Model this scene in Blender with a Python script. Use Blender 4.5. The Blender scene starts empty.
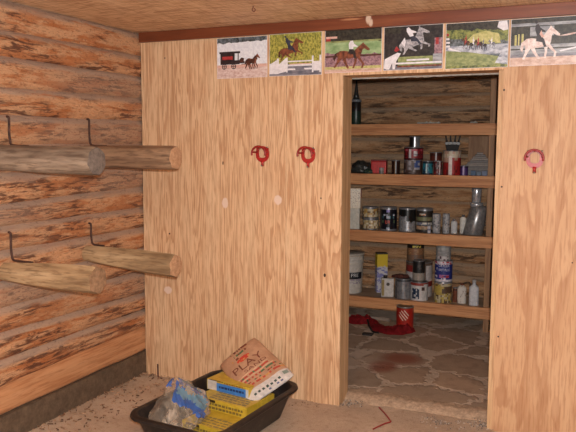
import bpy, bmesh, math, random
from mathutils import Vector, Matrix, noise
from mathutils.geometry import tessellate_polygon

random.seed(11)
SC = bpy.context.scene
C = SC.collection
PI = math.pi

# ------------------------------------------------------------------ colour / materials
def s2l(c):
    c = c / 255.0
    return c / 12.92 if c <= 0.04045 else ((c + 0.055) / 1.055) ** 2.4
def col(r, g, b): return (s2l(r), s2l(g), s2l(b), 1.0)

class NT:
    """tiny node-tree writer"""
    def __init__(self, name):
        m = bpy.data.materials.new(name); m.use_nodes = True
        self.m = m; self.t = m.node_tree; self.t.nodes.clear()
        self.out = self.n('ShaderNodeOutputMaterial')
        self.b = self.n('ShaderNodeBsdfPrincipled')
        self.l(self.b.outputs[0], self.out.inputs[0])
        self._oc = None
    def n(self, k, **kw):
        x = self.t.nodes.new(k)
        for a, v in kw.items(): setattr(x, a, v)
        return x
    def l(self, a, b): self.t.links.new(a, b)
    def obj(self):
        if not self._oc: self._oc = self.n('ShaderNodeTexCoord')
        return self._oc.outputs['Object']
    def uv(self):
        if not self._oc: self._oc = self.n('ShaderNodeTexCoord')
        return self._oc.outputs['UV']
    def mapped(self, vec, scale, loc=(0, 0, 0)):
        x = self.n('ShaderNodeMapping'); self.l(vec, x.inputs[0])
        x.inputs['Scale'].default_value = scale; x.inputs['Location'].default_value = loc
        return x.outputs[0]
    def noise(self, vec, scale=1, detail=3, rough=.5, dist=0):
        x = self.n('ShaderNodeTexNoise'); self.l(vec, x.inputs['Vector'])
        x.inputs['Scale'].default_value = scale; x.inputs['Detail'].default_value = detail
        x.inputs['Roughness'].default_value = rough; x.inputs['Distortion'].default_value = dist
        return x.outputs[0]
    def math(self, op, a, b=None, c=None, clamp=False):
        x = self.n('ShaderNodeMath', operation=op, use_clamp=clamp)
        for i, v in enumerate((a, b, c)):
            if v is None: continue
            if isinstance(v, (int, float)): x.inputs[i].default_value = v
            else: self.l(v, x.inputs[i])
        return x.outputs[0]
    def ramp(self, fac, stops, interp='LINEAR'):
        x = self.n('ShaderNodeValToRGB'); self.l(fac, x.inputs[0])
        r = x.color_ramp; r.interpolation = interp
        while len(r.elements) < len(stops): r.elements.new(.5)
        for e, (p, c) in zip(r.elements, stops):
            e.position = p; e.color = c if len(c) == 4 else (*c, 1)
        return x.outputs[0]
    def step(self, v, lo, hi):
        x = self.n('ShaderNodeMapRange', interpolation_type='SMOOTHSTEP'); self.l(v, x.inputs[0])
        x.inputs[1].default_value = lo; x.inputs[2].default_value = hi
        return x.outputs[0]
    def mix(self, fac, a, b, blend='MIX'):
        x = self.n('ShaderNodeMix', data_type='RGBA', blend_type=blend)
        if isinstance(fac, (int, float)): x.inputs[0].default_value = fac
        else: self.l(fac, x.inputs[0])
        for i, v in ((6, a), (7, b)):
            if isinstance(v, tuple): x.inputs[i].default_value = v
            else: self.l(v, x.inputs[i])
        return x.outputs[2]
    def sep(self, vec):
        x = self.n('ShaderNodeSeparateXYZ'); self.l(vec, x.inputs[0]); return x.outputs
    def bump(self, h, strength=.3, dist=.01):
        x = self.n('ShaderNodeBump'); x.inputs['Strength'].default_value = strength
        x.inputs['Distance'].default_value = dist
        self.l(h, x.inputs['Height']); self.l(x.outputs[0], self.b.inputs['Normal'])
    def done(self, color, rough=.6, metal=0, spec=None):
        if isinstance(color, tuple): self.b.inputs['Base Color'].default_value = color
        else: self.l(color, self.b.inputs['Base Color'])
        if isinstance(rough, (int, float)): self.b.inputs['Roughness'].default_value = rough
        else: self.l(rough, self.b.inputs['Roughness'])
        self.b.inputs['Metallic'].default_value = metal
        if spec is not None: self.b.inputs['Specular IOR Level'].default_value = spec
        return self.m

def spots(t, vec, color, pts, spotcol, soft=.35, axes=(0, 2)):
    """wear marks / nail heads with a shape of their own: pts = (a, b, ra, rb)"""
    s = t.sep(vec)
    wob = t.noise(t.mapped(vec, (60, 60, 60)), 1, 2)
    acc = None
    for a, b, ra, rb in pts:
        da = t.math('DIVIDE', t.math('SUBTRACT', s[axes[0]], a), ra)
        db = t.math('DIVIDE', t.math('SUBTRACT', s[axes[1]], b), rb)
        d = t.math('ADD', t.math('MULTIPLY', da, da), t.math('MULTIPLY', db, db))
        d = t.math('ADD', d, t.math('MULTIPLY', t.math('SUBTRACT', wob, .5), .8))
        k = t.math('SUBTRACT', 1.0, t.step(d, 1 - soft, 1 + soft))
        acc = k if acc is None else t.math('MAXIMUM', acc, k)
    return t.mix(acc, color, spotcol)

_flat = {}
def M(r, g, b, rough=.5, metal=0, grain=.12):
    key = (r, g, b, rough, metal, grain)
    if key in _flat: return _flat[key]
    t = NT('paint')
    c = col(r, g, b)
    n = t.noise(t.mapped(t.obj(), (38, 38, 38)), 1, 4, .65)
    dark = tuple(x * (1 - grain * 2.2) for x in c[:3]) + (1,)
    lite = tuple(min(1, x * (1 + grain)) for x in c[:3]) + (1,)
    m = t.done(t.ramp(n, [(.3, dark), (.7, lite)]), rough, metal)
    _flat[key] = m
    return m
def tin(v=150, rough=.3): return M(min(235, v + 22), min(235, v + 22), min(238, v + 26), rough, .55, .2)

def plywood(name, base, dark, lite, sx, sz, freq, seed, strength=.55, rough=.62, ax='x', marks=None, nails=None):
    t = NT(name); v = t.obj()
    sc = {'x': (sx, .3, sz), 'y': (sz, sx, .3), 'yz': (.3, sx, sz)}[ax]
    w = t.noise(t.mapped(v, sc, (seed, seed * 1.7, seed * .6)), 1, 3.5, .5, .5)
    r = t.math('MULTIPLY', w, freq)
    fr = t.math('FRACT', r)
    line = t.math('MULTIPLY', t.step(fr, .30, .88), t.math('SUBTRACT', 1.0, t.step(fr, .88, 1.0)))
    fs = {'x': (95, 20, 7), 'y': (95, 7, 20), 'yz': (20, 95, 7)}[ax]
    fib = t.noise(t.mapped(v, fs), 1, 3, .6)
    blot = t.noise(t.mapped(v, {'x': (7, 1, 1.6), 'y': (7, 1.6, 1), 'yz': (1, 7, 1.6)}[ax], (seed, 0, 3)), 1, 3)
    broad = t.math('SUBTRACT', line, .0)
    f = t.math('MULTIPLY', broad, strength)
    c = t.mix(f, base, dark)
    c = t.mix(t.math('MULTIPLY', t.step(blot, .45, .7), .45), c, lite)
    c = t.mix(t.math('MULTIPLY', t.step(fib, .46, .66), .55), c, dark)
    if marks: c = spots(t, v, c, marks[0], marks[1])
    if nails: c = spots(t, v, c, nails, col(60, 38, 26), .2)
    t.bump(t.math('ADD', t.math('MULTIPLY', line, -.4), fib), .12, .004)
    return t.done(c, rough)

def planed(name, base, dark, lite, along='x', sl=1.6, sc=22, seed=0, rough=.6):
    """sawn / weathered timber with long streaks along one axis"""
    t = NT(name); v = t.obj()
    i = 'xyz'.index(along)
    a = [sc] * 3; a[i] = sl
    b = [sc * 3.2] * 3; b[i] = sl * 4
    n = t.noise(t.mapped(v, tuple(a), (seed, seed, seed)), 1, 4, .6, .35)
    f = t.noise(t.mapped(v, tuple(b), (seed, 1, 2)), 1, 3, .6)
    c = t.ramp(n, [(.28, dark), (.5, base), (.74, lite)])
    c = t.mix(t.math('MULTIPLY', t.step(f, .48, .66), .6), c, dark)
    t.bump(t.math('ADD', n, t.math('MULTIPLY', f, .5)), .35, .008)
    return t.done(c, rough)

def logmat(name, tan, orange, dark, grey, along='y', seed=0):
    """peeled log: orange wood, leftover dark inner bark in streaks, greyed shoulders"""
    t = NT(name); v = t.obj(); uv = t.sep(t.uv())
    if along == 'y': A, B, D = (1, 3.2, 26), (1, 5.0, 42), (4, 20, 90)
    else: A, B, D = (3.2, 1, 26), (5.0, 1, 42), (20, 4, 90)
    n1 = t.noise(t.mapped(v, A, (seed, seed, seed)), 1, 5, .62, .5)
    n2 = t.noise(t.mapped(v, B, (seed + 3, 1, 2)), 1, 5, .7, .7)
    n3 = t.noise(t.mapped(v, D, (0, seed, 5)), 1, 4, .7)
    patch = t.noise(t.mapped(v, tuple(x * (.62 if x < 10 else .32) for x in A), (seed + 8, 2, 1)), 1, 2, .5)
    c = t.ramp(n1, [(.36, orange), (.47, tan), (.58, tan), (.68, tuple(min(1, x * 1.18) for x in tan[:3]) + (1,))])
    bark = t.math('MULTIPLY', t.step(n2, .475, .56), t.step(patch, .43, .55))
    org = t.noise(t.mapped(v, tuple(x * (.8 if x < 10 else .4) for x in A), (seed + 21, 5, 9)), 1, 4, .65)
    c = t.mix(t.math('MULTIPLY', t.step(org, .5, .6), .75), c, orange)
    c = t.mix(t.math('MULTIPLY', bark, .9), c, dark)
    c = t.mix(t.math('MULTIPLY', t.step(n3, .52, .66), .6), c, orange)
    c = t.mix(t.math('MULTIPLY', t.step(n2, .36, .28), .5), c, tuple(x * .6 for x in orange[:3]) + (1,))
    lt = t.n('ShaderNodeCombineXYZ'); t.l(t.math('MULTIPLY', uv[0], .45), lt.inputs[0])
    per = t.noise(lt.outputs[0], 1, 1)
    c = t.mix(t.math('MULTIPLY', t.step(per, .48, .66), .5), c, tuple(x * .82 for x in grey[:3]) + (1,))
    c = t.mix(t.math('MULTIPLY', t.step(n3, .46, .36), .35), c, dark)
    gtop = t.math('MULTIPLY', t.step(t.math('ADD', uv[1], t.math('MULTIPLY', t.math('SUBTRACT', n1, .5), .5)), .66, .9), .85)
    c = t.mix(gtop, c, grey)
    c = t.mix(t.math('MULTIPLY', t.step(t.noise(t.mapped(v, (50, 50, 90)), 1, 2), .58, .70), .4), c, dark)
    t.bump(t.math('ADD', t.math('MULTIPLY', n1, 1.2), t.math('ADD', t.math('MULTIPLY', n2, -.8), n3)), .55, .012)
    return t.done(c, .75)

# ------------------------------------------------------------------ mesh helpers
def obj(name, bm, mats, parent=None, smooth=False, uv=False):
    me = bpy.data.meshes.new(name)
    if isinstance(bm, bmesh.types.BMesh):
        bmesh.ops.recalc_face_normals(bm, faces=bm.faces) if not uv else None
        bm.to_mesh(me); bm.free()
    for m in (mats if isinstance(mats, (list, tuple)) else [mats]): me.materials.append(m)
    if smooth:
        for p in me.polygons: p.use_smooth = True
        try: me.set_sharp_from_angle(angle=math.radians(42))
        except Exception: pass
    o = bpy.data.objects.new(name, me); C.objects.link(o)
    if parent: o.parent = parent
    return o
def struct(name, bm, mats, **k):
    o = obj(name, bm, mats, **k); o['kind'] = 'structure'; return o
def tag(o, label, cat, group=None):
    o['label'] = label; o['category'] = cat
    if group: o['group'] = group
    return o
def thing(name, label, cat, loc=(0, 0, 0), rz=0, group=None):
    o = bpy.data.objects.new(name, None); o.empty_display_size = .05; C.objects.link(o)
    o.location = loc; o.rotation_euler = (0, 0, rz)
    return tag(o, label, cat, group)
def box(bm, x0, x1, y0, y1, z0, z1, bev=0, mi=0, mat=None):
    vs = [bm.verts.new((x, y, z)) for x in (x0, x1) for y in (y0, y1) for z in (z0, z1)]
    fs = [bm.faces.new([vs[i] for i in f]) for f in ((0, 1, 3, 2), (4, 6, 7, 5), (0, 4, 5, 1), (2, 3, 7, 6), (0, 2, 6, 4), (1, 5, 7, 3))]
    for f in fs: f.material_index = mi
    if bev:
        es = list({e for f in fs for e in f.edges})
        r = bmesh.ops.bevel(bm, geom=es, offset=bev, segments=2, affect='EDGES', profile=.6)
        fs = r['faces']
        for f in fs: f.material_index = mi
    if mat is not None:
        bmesh.ops.transform(bm, matrix=mat, verts=list({v for f in bm.faces for v in f.verts}))
def BX(*a, **k):
    bm = bmesh.new(); box(bm, *a, **k); return bm
def lathe(bm, prof, n=32, cx=0, cy=0, paint=None, cap=True):
    """prof: list of (r, z) or (r, z, material index)"""
    rings = []
    for p in prof:
        r, z = p[0], p[1]
        rings.append([bm.verts.new((cx + r * math.sin(2 * PI * i / n), cy - r * math.cos(2 * PI * i / n), z)) for i in range(n)])
    for j in range(len(rings) - 1):
        for i in range(n):
            f = bm.faces.new((rings[j][i], rings[j][(i + 1) % n], rings[j + 1][(i + 1) % n], rings[j + 1][i]))
            f.smooth = True
            f.material_index = prof[j][2] if len(prof[j]) > 2 else 0
    if cap:
        for rg, k in ((rings[0], 0), (rings[-1], -1)):
            f = bm.faces.new(rg); f.material_index = prof[k][2] if len(prof[k]) > 2 else 0
def tube(bm, pts, r, n=8, closed=False, mi=0):
    pts = [Vector(p) for p in pts]; N = len(pts); rings = []
    rr = r if isinstance(r, (list, tuple)) else [r] * N
    up = None
    for i, p in enumerate(pts):
        a = pts[i - 1] if (i > 0 or closed) else p
        b = pts[(i + 1) % N] if (i < N - 1 or closed) else p
        d = (b - a).normalized()
        if up is None: up = Vector((0, 0, 1)) if abs(d.z) < .9 else Vector((1, 0, 0))
        s = d.cross(up).normalized(); up = s.cross(d).normalized()
        rings.append([bm.verts.new(p + rr[i] * (math.cos(2 * PI * k / n) * s + math.sin(2 * PI * k / n) * up)) for k in range(n)])
    R = N if closed else N - 1
    for j in range(R):
        for k in range(n):
            f = bm.faces.new((rings[j][k], rings[j][(k + 1) % n], rings[(j + 1) % N][(k + 1) % n], rings[(j + 1) % N][k]))
            f.smooth = True; f.material_index = mi
    if not closed:
        bm.faces.new(rings[0]).material_index = mi; bm.faces.new(rings[-1]).material_index = mi
def spline(pts, m=6):
    P = [Vector(p) for p in pts]; out = []
    for i in range(len(P) - 1):
        p0, p1, p2, p3 = P[max(i - 1, 0)], P[i], P[i + 1], P[min(i + 2, len(P) - 1)]
        for k in range(m):
            t = k / m
            out.append(.5 * ((2 * p1) + (p2 - p0) * t + (2 * p0 - 5 * p1 + 4 * p2 - p3) * t * t + (3 * p1 - p0 - 3 * p2 + p3) * t ** 3))
    out.append(P[-1]); return out
def nz(x, y, z=0, s=1): return noise.noise(Vector((x * s, y * s, z * s)))
_text = {}
def text_geom(s):
    """lettering as (points, triangles), height 1, centred"""
    if s in _text: return _text[s]
    cu = bpy.data.curves.new('lettering', 'FONT'); cu.body = s; cu.align_x = 'CENTER'; cu.align_y = 'CENTER'; cu.size = 1.35
    cu.resolution_u = 3
    ob = bpy.data.objects.new('lettering', cu); C.objects.link(ob)
    dg = bpy.context.evaluated_depsgraph_get()
    me = bpy.data.meshes.new_from_object(ob.evaluated_get(dg))
    g = ([(v.co.x, v.co.y) for v in me.vertices], [tuple(p.vertices) for p in me.polygons])
    bpy.data.objects.remove(ob); bpy.data.curves.remove(cu); bpy.data.meshes.remove(me)
    _text[s] = g
    return g

# ------------------------------------------------------------------ setting constants
XL, XA, XB, XR = -2.812, -1.366, -.440, 2.0
ZT, ZD, ZC = 2.31, 2.041, 2.374
YN = -4.6
YF, YB = 2.0, 2.44          # shelf fronts, face of the back wall in the store room
FZ = .03                    # flagstone level

# ------------------------------------------------------------------ floor / ceiling
def grid(x0, x1, y0, y1, nx, ny, zf):
    bm = bmesh.new()
    V = [[bm.verts.new((x0 + (x1 - x0) * i / nx, y0 + (y1 - y0) * j / ny, zf(x0 + (x1 - x0) * i / nx, y0 + (y1 - y0) * j / ny))) for i in range(nx + 1)] for j in range(ny + 1)]
    for j in range(ny):
        for i in range(nx): bm.faces.new((V[j][i], V[j][i + 1], V[j + 1][i + 1], V[j + 1][i]))
    return bm
def dirt():
    t = NT('packed_dirt'); v = t.obj()
    a = t.noise(t.mapped(v, (2.2, 2.2, 2.2)), 1, 5, .6)
    b = t.noise(t.mapped(v, (26, 26, 26)), 1, 5, .7)
    g = t.noise(t.mapped(v, (150, 150, 150)), 1, 2, .6)
    c = t.ramp(a, [(.3, col(174, 150, 128)), (.55, col(192, 168, 146)), (.75, col(206, 184, 162))])
    c = t.mix(t.math('MULTIPLY', t.step(b, .5, .68), .5), c, col(150, 122, 98))
    c = t.mix(t.math('MULTIPLY', t.step(g, .62, .72), .55), c, col(224, 206, 186))
    c = t.mix(t.math('MULTIPLY', t.step(g, .36, .28), .6), c, col(88, 66, 50))
    t.bump(t.math('ADD', b, t.math('MULTIPLY', g, .5)), .5, .012)
    return t.done(c, .9)
struct('floor', grid(-3.0, XR, YN, .2, 120, 110, lambda x, y: -.004 + .010 * nz(x, y, 0, 2.1) * (1 if y < -.25 else .4) + .004 * nz(x, y, 3, 9) + (.022 * max(0, 1 - (x + 2.78) / .28) if y < 0 else 0)), dirt(), smooth=True)
def flag():
    t = NT('flagstone_floor'); v = t.obj()
    w = t.n('ShaderNodeTexNoise'); t.l(t.mapped(v, (3.4, 3.4, 3.4)), w.inputs['Vector']); w.inputs['Detail'].default_value = 3
    d = t.n('ShaderNodeVectorMath', operation='MULTIPLY_ADD'); t.l(w.outputs['Color'], d.inputs[0])
    d.inputs[1].default_value = (.17, .17, 0); t.l(v, d.inputs[2])
    mp = t.mapped(d.outputs[0], (2.15, 2.6, 0), (.35, .2, 0))
    e = t.n('ShaderNodeTexVoronoi', feature='DISTANCE_TO_EDGE'); t.l(mp, e.inputs['Vector']); e.inputs['Scale'].default_value = 1
    f = t.n('ShaderNodeTexVoronoi', feature='F1'); t.l(mp, f.inputs['Vector']); f.inputs['Scale'].default_value = 1
    sp = t.sep(f.outputs['Color'])
    a = t.noise(t.mapped(v, (9, 9, 9)), 1, 5, .65)
    g = t.noise(t.mapped(v, (70, 70, 70)), 1, 3, .6)
    stone = t.ramp(sp[0], [(.0, col(178, 150, 126)), (.5, col(164, 142, 122)), (1, col(190, 160, 134))])
    stone = t.mix(t.math('MULTIPLY', t.step(a, .45, .7), .55), stone, col(136, 112, 94))
    joint = t.math('SUBTRACT', 1.0, t.step(e.outputs['Distance'], .03, .062))
    mort = t.mix(t.step(a, .35, .7), col(216, 194, 174), col(190, 168, 148))
    c = t.mix(joint, stone, mort)
    c = t.mix(t.math('MULTIPLY', t.step(g, .58, .74), .35), c, col(222, 202, 182))
    c = spots(t, v, c, [(-1.22, 1.02, .14, .13), (-1.3, .78, .1, .14)], col(150, 92, 72), .9, (0, 1))
    c = spots(t, v, c, [(-2.0, .8, .55, .3)], col(196, 174, 156), .9, (0, 1))
    t.bump(t.math('ADD', t.math('MULTIPLY', joint, -.7), t.math('MULTIPLY', a, .5)), .6, .02)
    return t.done(c, .8)
bm = bmesh.new(); box(bm, -2.85, -.40, .20, YB + .1, -.06, FZ, .012)
struct('floor', bm, flag())
bm = grid(XA - .02, XB + .04, .10, .235, 60, 10, lambda x, y: .0)
for v in bm.verts:
    k = (v.co.y - .10) / .135
    v.co.z = -.01 + .046 * math.sin(min(1, k * 1.6) * PI / 2) + .006 * nz(v.co.x, v.co.y, 1, 22) + .004 * nz(v.co.x, v.co.y, 1, 60)
    v.co.y += .022 * nz(v.co.x, 0, 5, 7)
lip = NT('crumbly_mortar'); _n = lip.noise(lip.mapped(lip.obj(), (40, 40, 40)), 1, 4, .7)
lip.bump(_n, .5, .01)
struct('trim_6', bm, lip.done(lip.ramp(_n, [(.3, col(140, 116, 96)), (.65, col(190, 162, 136))]), .9), smooth=True)

ceil_m = plywood('ceiling_plywood', col(218, 184, 146), col(160, 114, 80), col(230, 202, 168), 12, 1.2, 8, 4.2, .75, .6, 'y')
bm = bmesh.new(); box(bm, -3.0, XR, YN, YB + .1, ZC, ZC + .03)
struct('ceiling', bm, ceil_m)

# ------------------------------------------------------------------ log walls
def log_wall(name, bounds0, bounds1, span, nseg, place, mat, flat_first=True, depth=.026):
    """bounds0/bounds1: heights of the joints at the two reference ends; place(s, out, z) -> point"""
    bm = bmesh.new(); uvl = bm.loops.layers.uv.new('UVMap')
    NP = 13
    for k in range(len(bounds0) - 1):
        rows = []
        off = random.random() * 40
        for i in range(nseg + 1):
            s = span[0] + (span[1] - span[0]) * i / nseg
            q = min(max((s - span[2]) / (span[3] - span[2]), -.6), 1.25)
            zb = bounds0[k] + (bounds1[k] - bounds0[k]) * q + .006 * nz(s, k * 3.1, 0, 3)
            zt = bounds0[k + 1] + (bounds1[k + 1] - bounds0[k + 1]) * q + .006 * nz(s, (k + 1) * 3.1, 0, 3)
            row = []
            for j in range(NP):
                t = j / (NP - 1)
                p = 9 if (k == 0 and flat_first) else 4.5
                o = depth * (1 - abs(2 * t - 1) ** p)
                if 0 < j < NP - 1:
                    o += (.002 if k == 0 and flat_first else .0095) * nz(s * 1.4 + off, t * 2.4, k) + (.0005 if k == 0 and flat_first else .0045) * nz(s * 7 + off, t * 9, k)
                row.append((bm.verts.new(place(s, o, zb + (zt - zb) * t)), s, t))
            rows.append(row)
        for i in range(nseg):
            for j in range(NP - 1):
                q4 = (rows[i][j], rows[i + 1][j], rows[i + 1][j + 1], rows[i][j + 1])
                f = bm.faces.new([x[0] for x in q4]); f.smooth = True
                f.material_index = 1 if (k == 0 and flat_first) else 0
                for lp, x in zip(f.loops, q4): lp[uvl].uv = (x[1] + off, x[2])
    return struct(name, bm, mat, uv=True)
Z0 = [.17, .345, .466, .585, .745, .905, 1.05, 1.19, 1.335, 1.48, 1.63, 1.785, 1.94, 2.087, 2.228, 2.38]
Z1 = [.172, .329, .474, .62, .75, .90, 1.06, 1.19, 1.306, 1.47, 1.62, 1.778, 1.922, 2.081, 2.218, 2.37]
lm = logmat('peeled_logs', col(200, 152, 112), col(174, 106, 60), col(84, 46, 30), col(166, 142, 124), 'y', 2)
sill_m = planed('sill_log', col(192, 138, 96), col(156, 98, 60), col(204, 152, 110), 'y', 1.5, 26, 3)
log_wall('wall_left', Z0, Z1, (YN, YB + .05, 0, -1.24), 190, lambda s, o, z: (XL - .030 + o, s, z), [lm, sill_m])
lb = logmat('store_room_logs', col(190, 148, 108), col(160, 112, 72), col(66, 44, 30), col(164, 140, 116), 'x', 9)
ZB = [0, .12, .26, .42, .545, .69, .84, .975, 1.12, 1.27, 1.40, 1.55, 1.70, 1.83, 1.985, 2.11, 2.25, 2.39]
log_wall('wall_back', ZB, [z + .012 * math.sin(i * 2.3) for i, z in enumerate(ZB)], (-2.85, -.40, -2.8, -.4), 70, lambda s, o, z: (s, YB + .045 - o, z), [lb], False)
cm = NT('concrete_footing'); _n = cm.noise(cm.mapped(cm.obj(), (18, 18, 18)), 1, 5, .7); cm.bump(_n, .5, .01)
bm = bmesh.new(); box(bm, XL - .08, XL + .004, YN, 0, -.02, .172)
struct('baseboard_left', bm, cm.done(cm.ramp(_n, [(.3, col(74, 58, 44)), (.7, col(112, 92, 72))]), .9))
bm = bmesh.new(); box(bm, XL - .08, XL + .004, 0, YB, -.02, .172)
struct('baseboard_left', bm, cm.m)

# ------------------------------------------------------------------ plywood partition
B0, D0, L0 = col(222, 184, 144), col(174, 122, 82), col(230, 200, 162)
ply_a = plywood('plywood_fine', B0, D0, L0, 18, .9, 8, 1.3, .68,
    marks=([(-2.17, 1.246, .022, .034), (-1.79, 1.279, .026, .03), (-2.619, .627, .03, .026)], col(228, 200, 180)), nails=[(-2.184, 1.507, .004, .012), (-2.6, 1.02, .006, .006), (-2.62, 2.2, .005, .005)])
ply_b = plywood('plywood_broad', B0, D0, L0, 10, .8, 9, 7.9, .72, nails=[(-1.47, .82, .008, .012), (-1.5, 1.3, .005, .005)])
ply_c = plywood('plywood_right', col(202, 160, 121), col(164, 112, 74), col(212, 174, 137), 5.0, .9, 6, 12.4, .55,
    nails=[(-.436, 1.93, .006, .006), (-.43, 1.40, .005, .005), (-.42, .55, .005, .005), (.0, 1.36, .004, .009), (-.05, 1.0, .004, .004)])
XS = -1.735
box_y = (0, .013)
def sheet(x0, x1, z0, z1, m):
    bm = bmesh.new(); box(bm, x0, x1, 0, .013, z0, z1, .0015); return struct('wall_middle', bm, m)
sheet(XL + .001, XS - .0008, -.01, ZT + .06, ply_a)
sheet(XS + .0008, XA, -.02, ZT + .06, ply_b)
sheet(XA + .0008, XB - .0008, ZD, ZT + .06, ply_b)
sheet(XB, XR, -.02, ZT + .06, ply_c)
stud_m = planed('framing_lumber', col(202, 164, 122), col(168, 124, 84), col(216, 182, 142), 'z', 1.2, 20, 5)
hdr_m = planed('header_lumber', col(198, 152, 108), col(160, 112, 72), col(212, 172, 128), 'x', 1.2, 20, 6)
def lumber(name, *a, m=stud_m): bm = bmesh.new(); box(bm, *a, .002); return struct(name, bm, m)
lumber('trim_2', XA - .045, XA, .014, .176, -.02, ZD)                 # left jamb
lumber('trim_3', XB - .028, XB + .03, .014, .168, -.02, ZD)           # right jamb
lumber('trim_4', XA - .045, XB + .03, .014, .168, ZD + .0005, ZD + .14, m=hdr_m)    # head
bm = bmesh.new(); box(bm, XL, XA - .046, .156, .168, -.02, ZT + .06); struct('wall_middle', bm, ply_a)
bm = bmesh.new(); box(bm, XB + .031, XR, .156, .168, -.02, ZT + .06); struct('wall_middle', bm, ply_c)
bm = bmesh.new(); box(bm, XA - .046, XB + .031, .156, .168, ZD + .141, ZT + .06); struct('wall_middle', bm, ply_a)
# torn paper edge left stapled under the head of the opening
bm = bmesh.new(); n = 90; prev = None
for i in range(n + 1):
    x = XA + .002 + (XB - .036 - XA) * i / n
    d = .007 + .009 * abs(nz(x, 0, 2, 14)) + .004 * max(0, nz(x, 3, 0, 30))
    cur = (bm.verts.new((x, .17, ZD + .012)), bm.verts.new((x, .172 + .004 * nz(x, 1, 0, 20), ZD - d)))
    if prev: bm.faces.new((prev[0], cur[0], cur[1], prev[1]))
    prev = cur
bmesh.ops.solidify(bm, geom=bm.faces[:], thickness=.0012)
tag(obj('paper_strip', bm, M(222, 214, 200, .8)), 'torn white paper edge stapled along the head of the doorway', 'paper')
# stained board under the ceiling
bt = NT('stained_board'); v = bt.obj()
n1 = bt.noise(bt.mapped(v, (1.4, 26, 26)), 1, 4, .6, .3); n2 = bt.noise(bt.mapped(v, (9, 120, 120)), 1, 3)
c = bt.ramp(n1, [(.3, col(98, 48, 26)), (.55, col(118, 60, 34)), (.75, col(136, 76, 44))])
c = bt.mix(bt.math('MULTIPLY', bt.step(n2, .55, .75), .3), c, col(84, 38, 24))
c = spots(bt, v, c, [(-1.205, 2.36, .016, .03), (-1.19, 2.335, .012, .022)], col(206, 180, 158), .6)
c = spots(bt, v, c, [(-1.31, 2.362, .06, .006)], col(176, 122, 84), .9)
bm = bmesh.new(); box(bm, XL + .005, XR, -.028, -.0005, 2.308, ZC - .0005, .002)
struct('trim_1', bm, bt.done(c, .42))

# wall at the right end of the store room
bm = bmesh.new(); box(bm, -.405, -.36, .17, YB + .05, -.02, ZC); struct('wall_right', bm, stud_m)

# ------------------------------------------------------------------ shelving in the store room
S1, S2, S3, S4 = 1.815, 1.375, .862, .25
shelf_m = planed('shelf_lumber', col(206, 144, 94), col(168, 104, 62), col(222, 164, 112), 'x', 1.3, 24, 8)
post_m = planed('shelf_post_lumber', col(158, 118, 82), col(122, 84, 54), col(176, 136, 98), 'z', 1.3, 24, 12)
deck_m = planed('shelf_deck_board', col(176, 150, 126), col(140, 114, 92), col(200, 174, 148), 'x', 2.2, 14, 14)
un = thing('shelf_unit', 'rough lumber shelf unit of four boards filling the store room behind the doorway', 'shelves', (-1.6, YF + .2, FZ))
def upart(name, m, x0, x1, y0, y1, z0, z1):
    bm = bmesh.new(); box(bm, x0 + 1.6, x1 + 1.6, y0 - YF - .2, y1 - YF - .2, z0 - FZ, z1 - FZ, .003)
    return obj(name, bm, m, un)
for z in (S1, S2, S3, S4):
    upart('shelf_board', deck_m, -2.72, -.46, YF + .0405, YB - .01, z - .022, z)
    upart('front_rail', shelf_m, -2.72, -.46, YF, YF + .04, z - .098, z + .001)
for x in (-.742, -2.62): upart('post', post_m, x - .024, x + .024, YF + .0405, YF + .13, FZ, 2.2)
for x in (-.70, -2.62): upart('post', post_m, x - .05, x + .022, YB - .1, YB - .012, FZ, 2.2)
upart('back_panel', planed('plank_panel', col(150, 110, 76), col(120, 82, 52), col(168, 126, 90), 'z', 1.5, 16, 21), -.99, -.74, YB - .03, YB - .012, S2 + .001, S1 - .1)
print('shell done')

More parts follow.
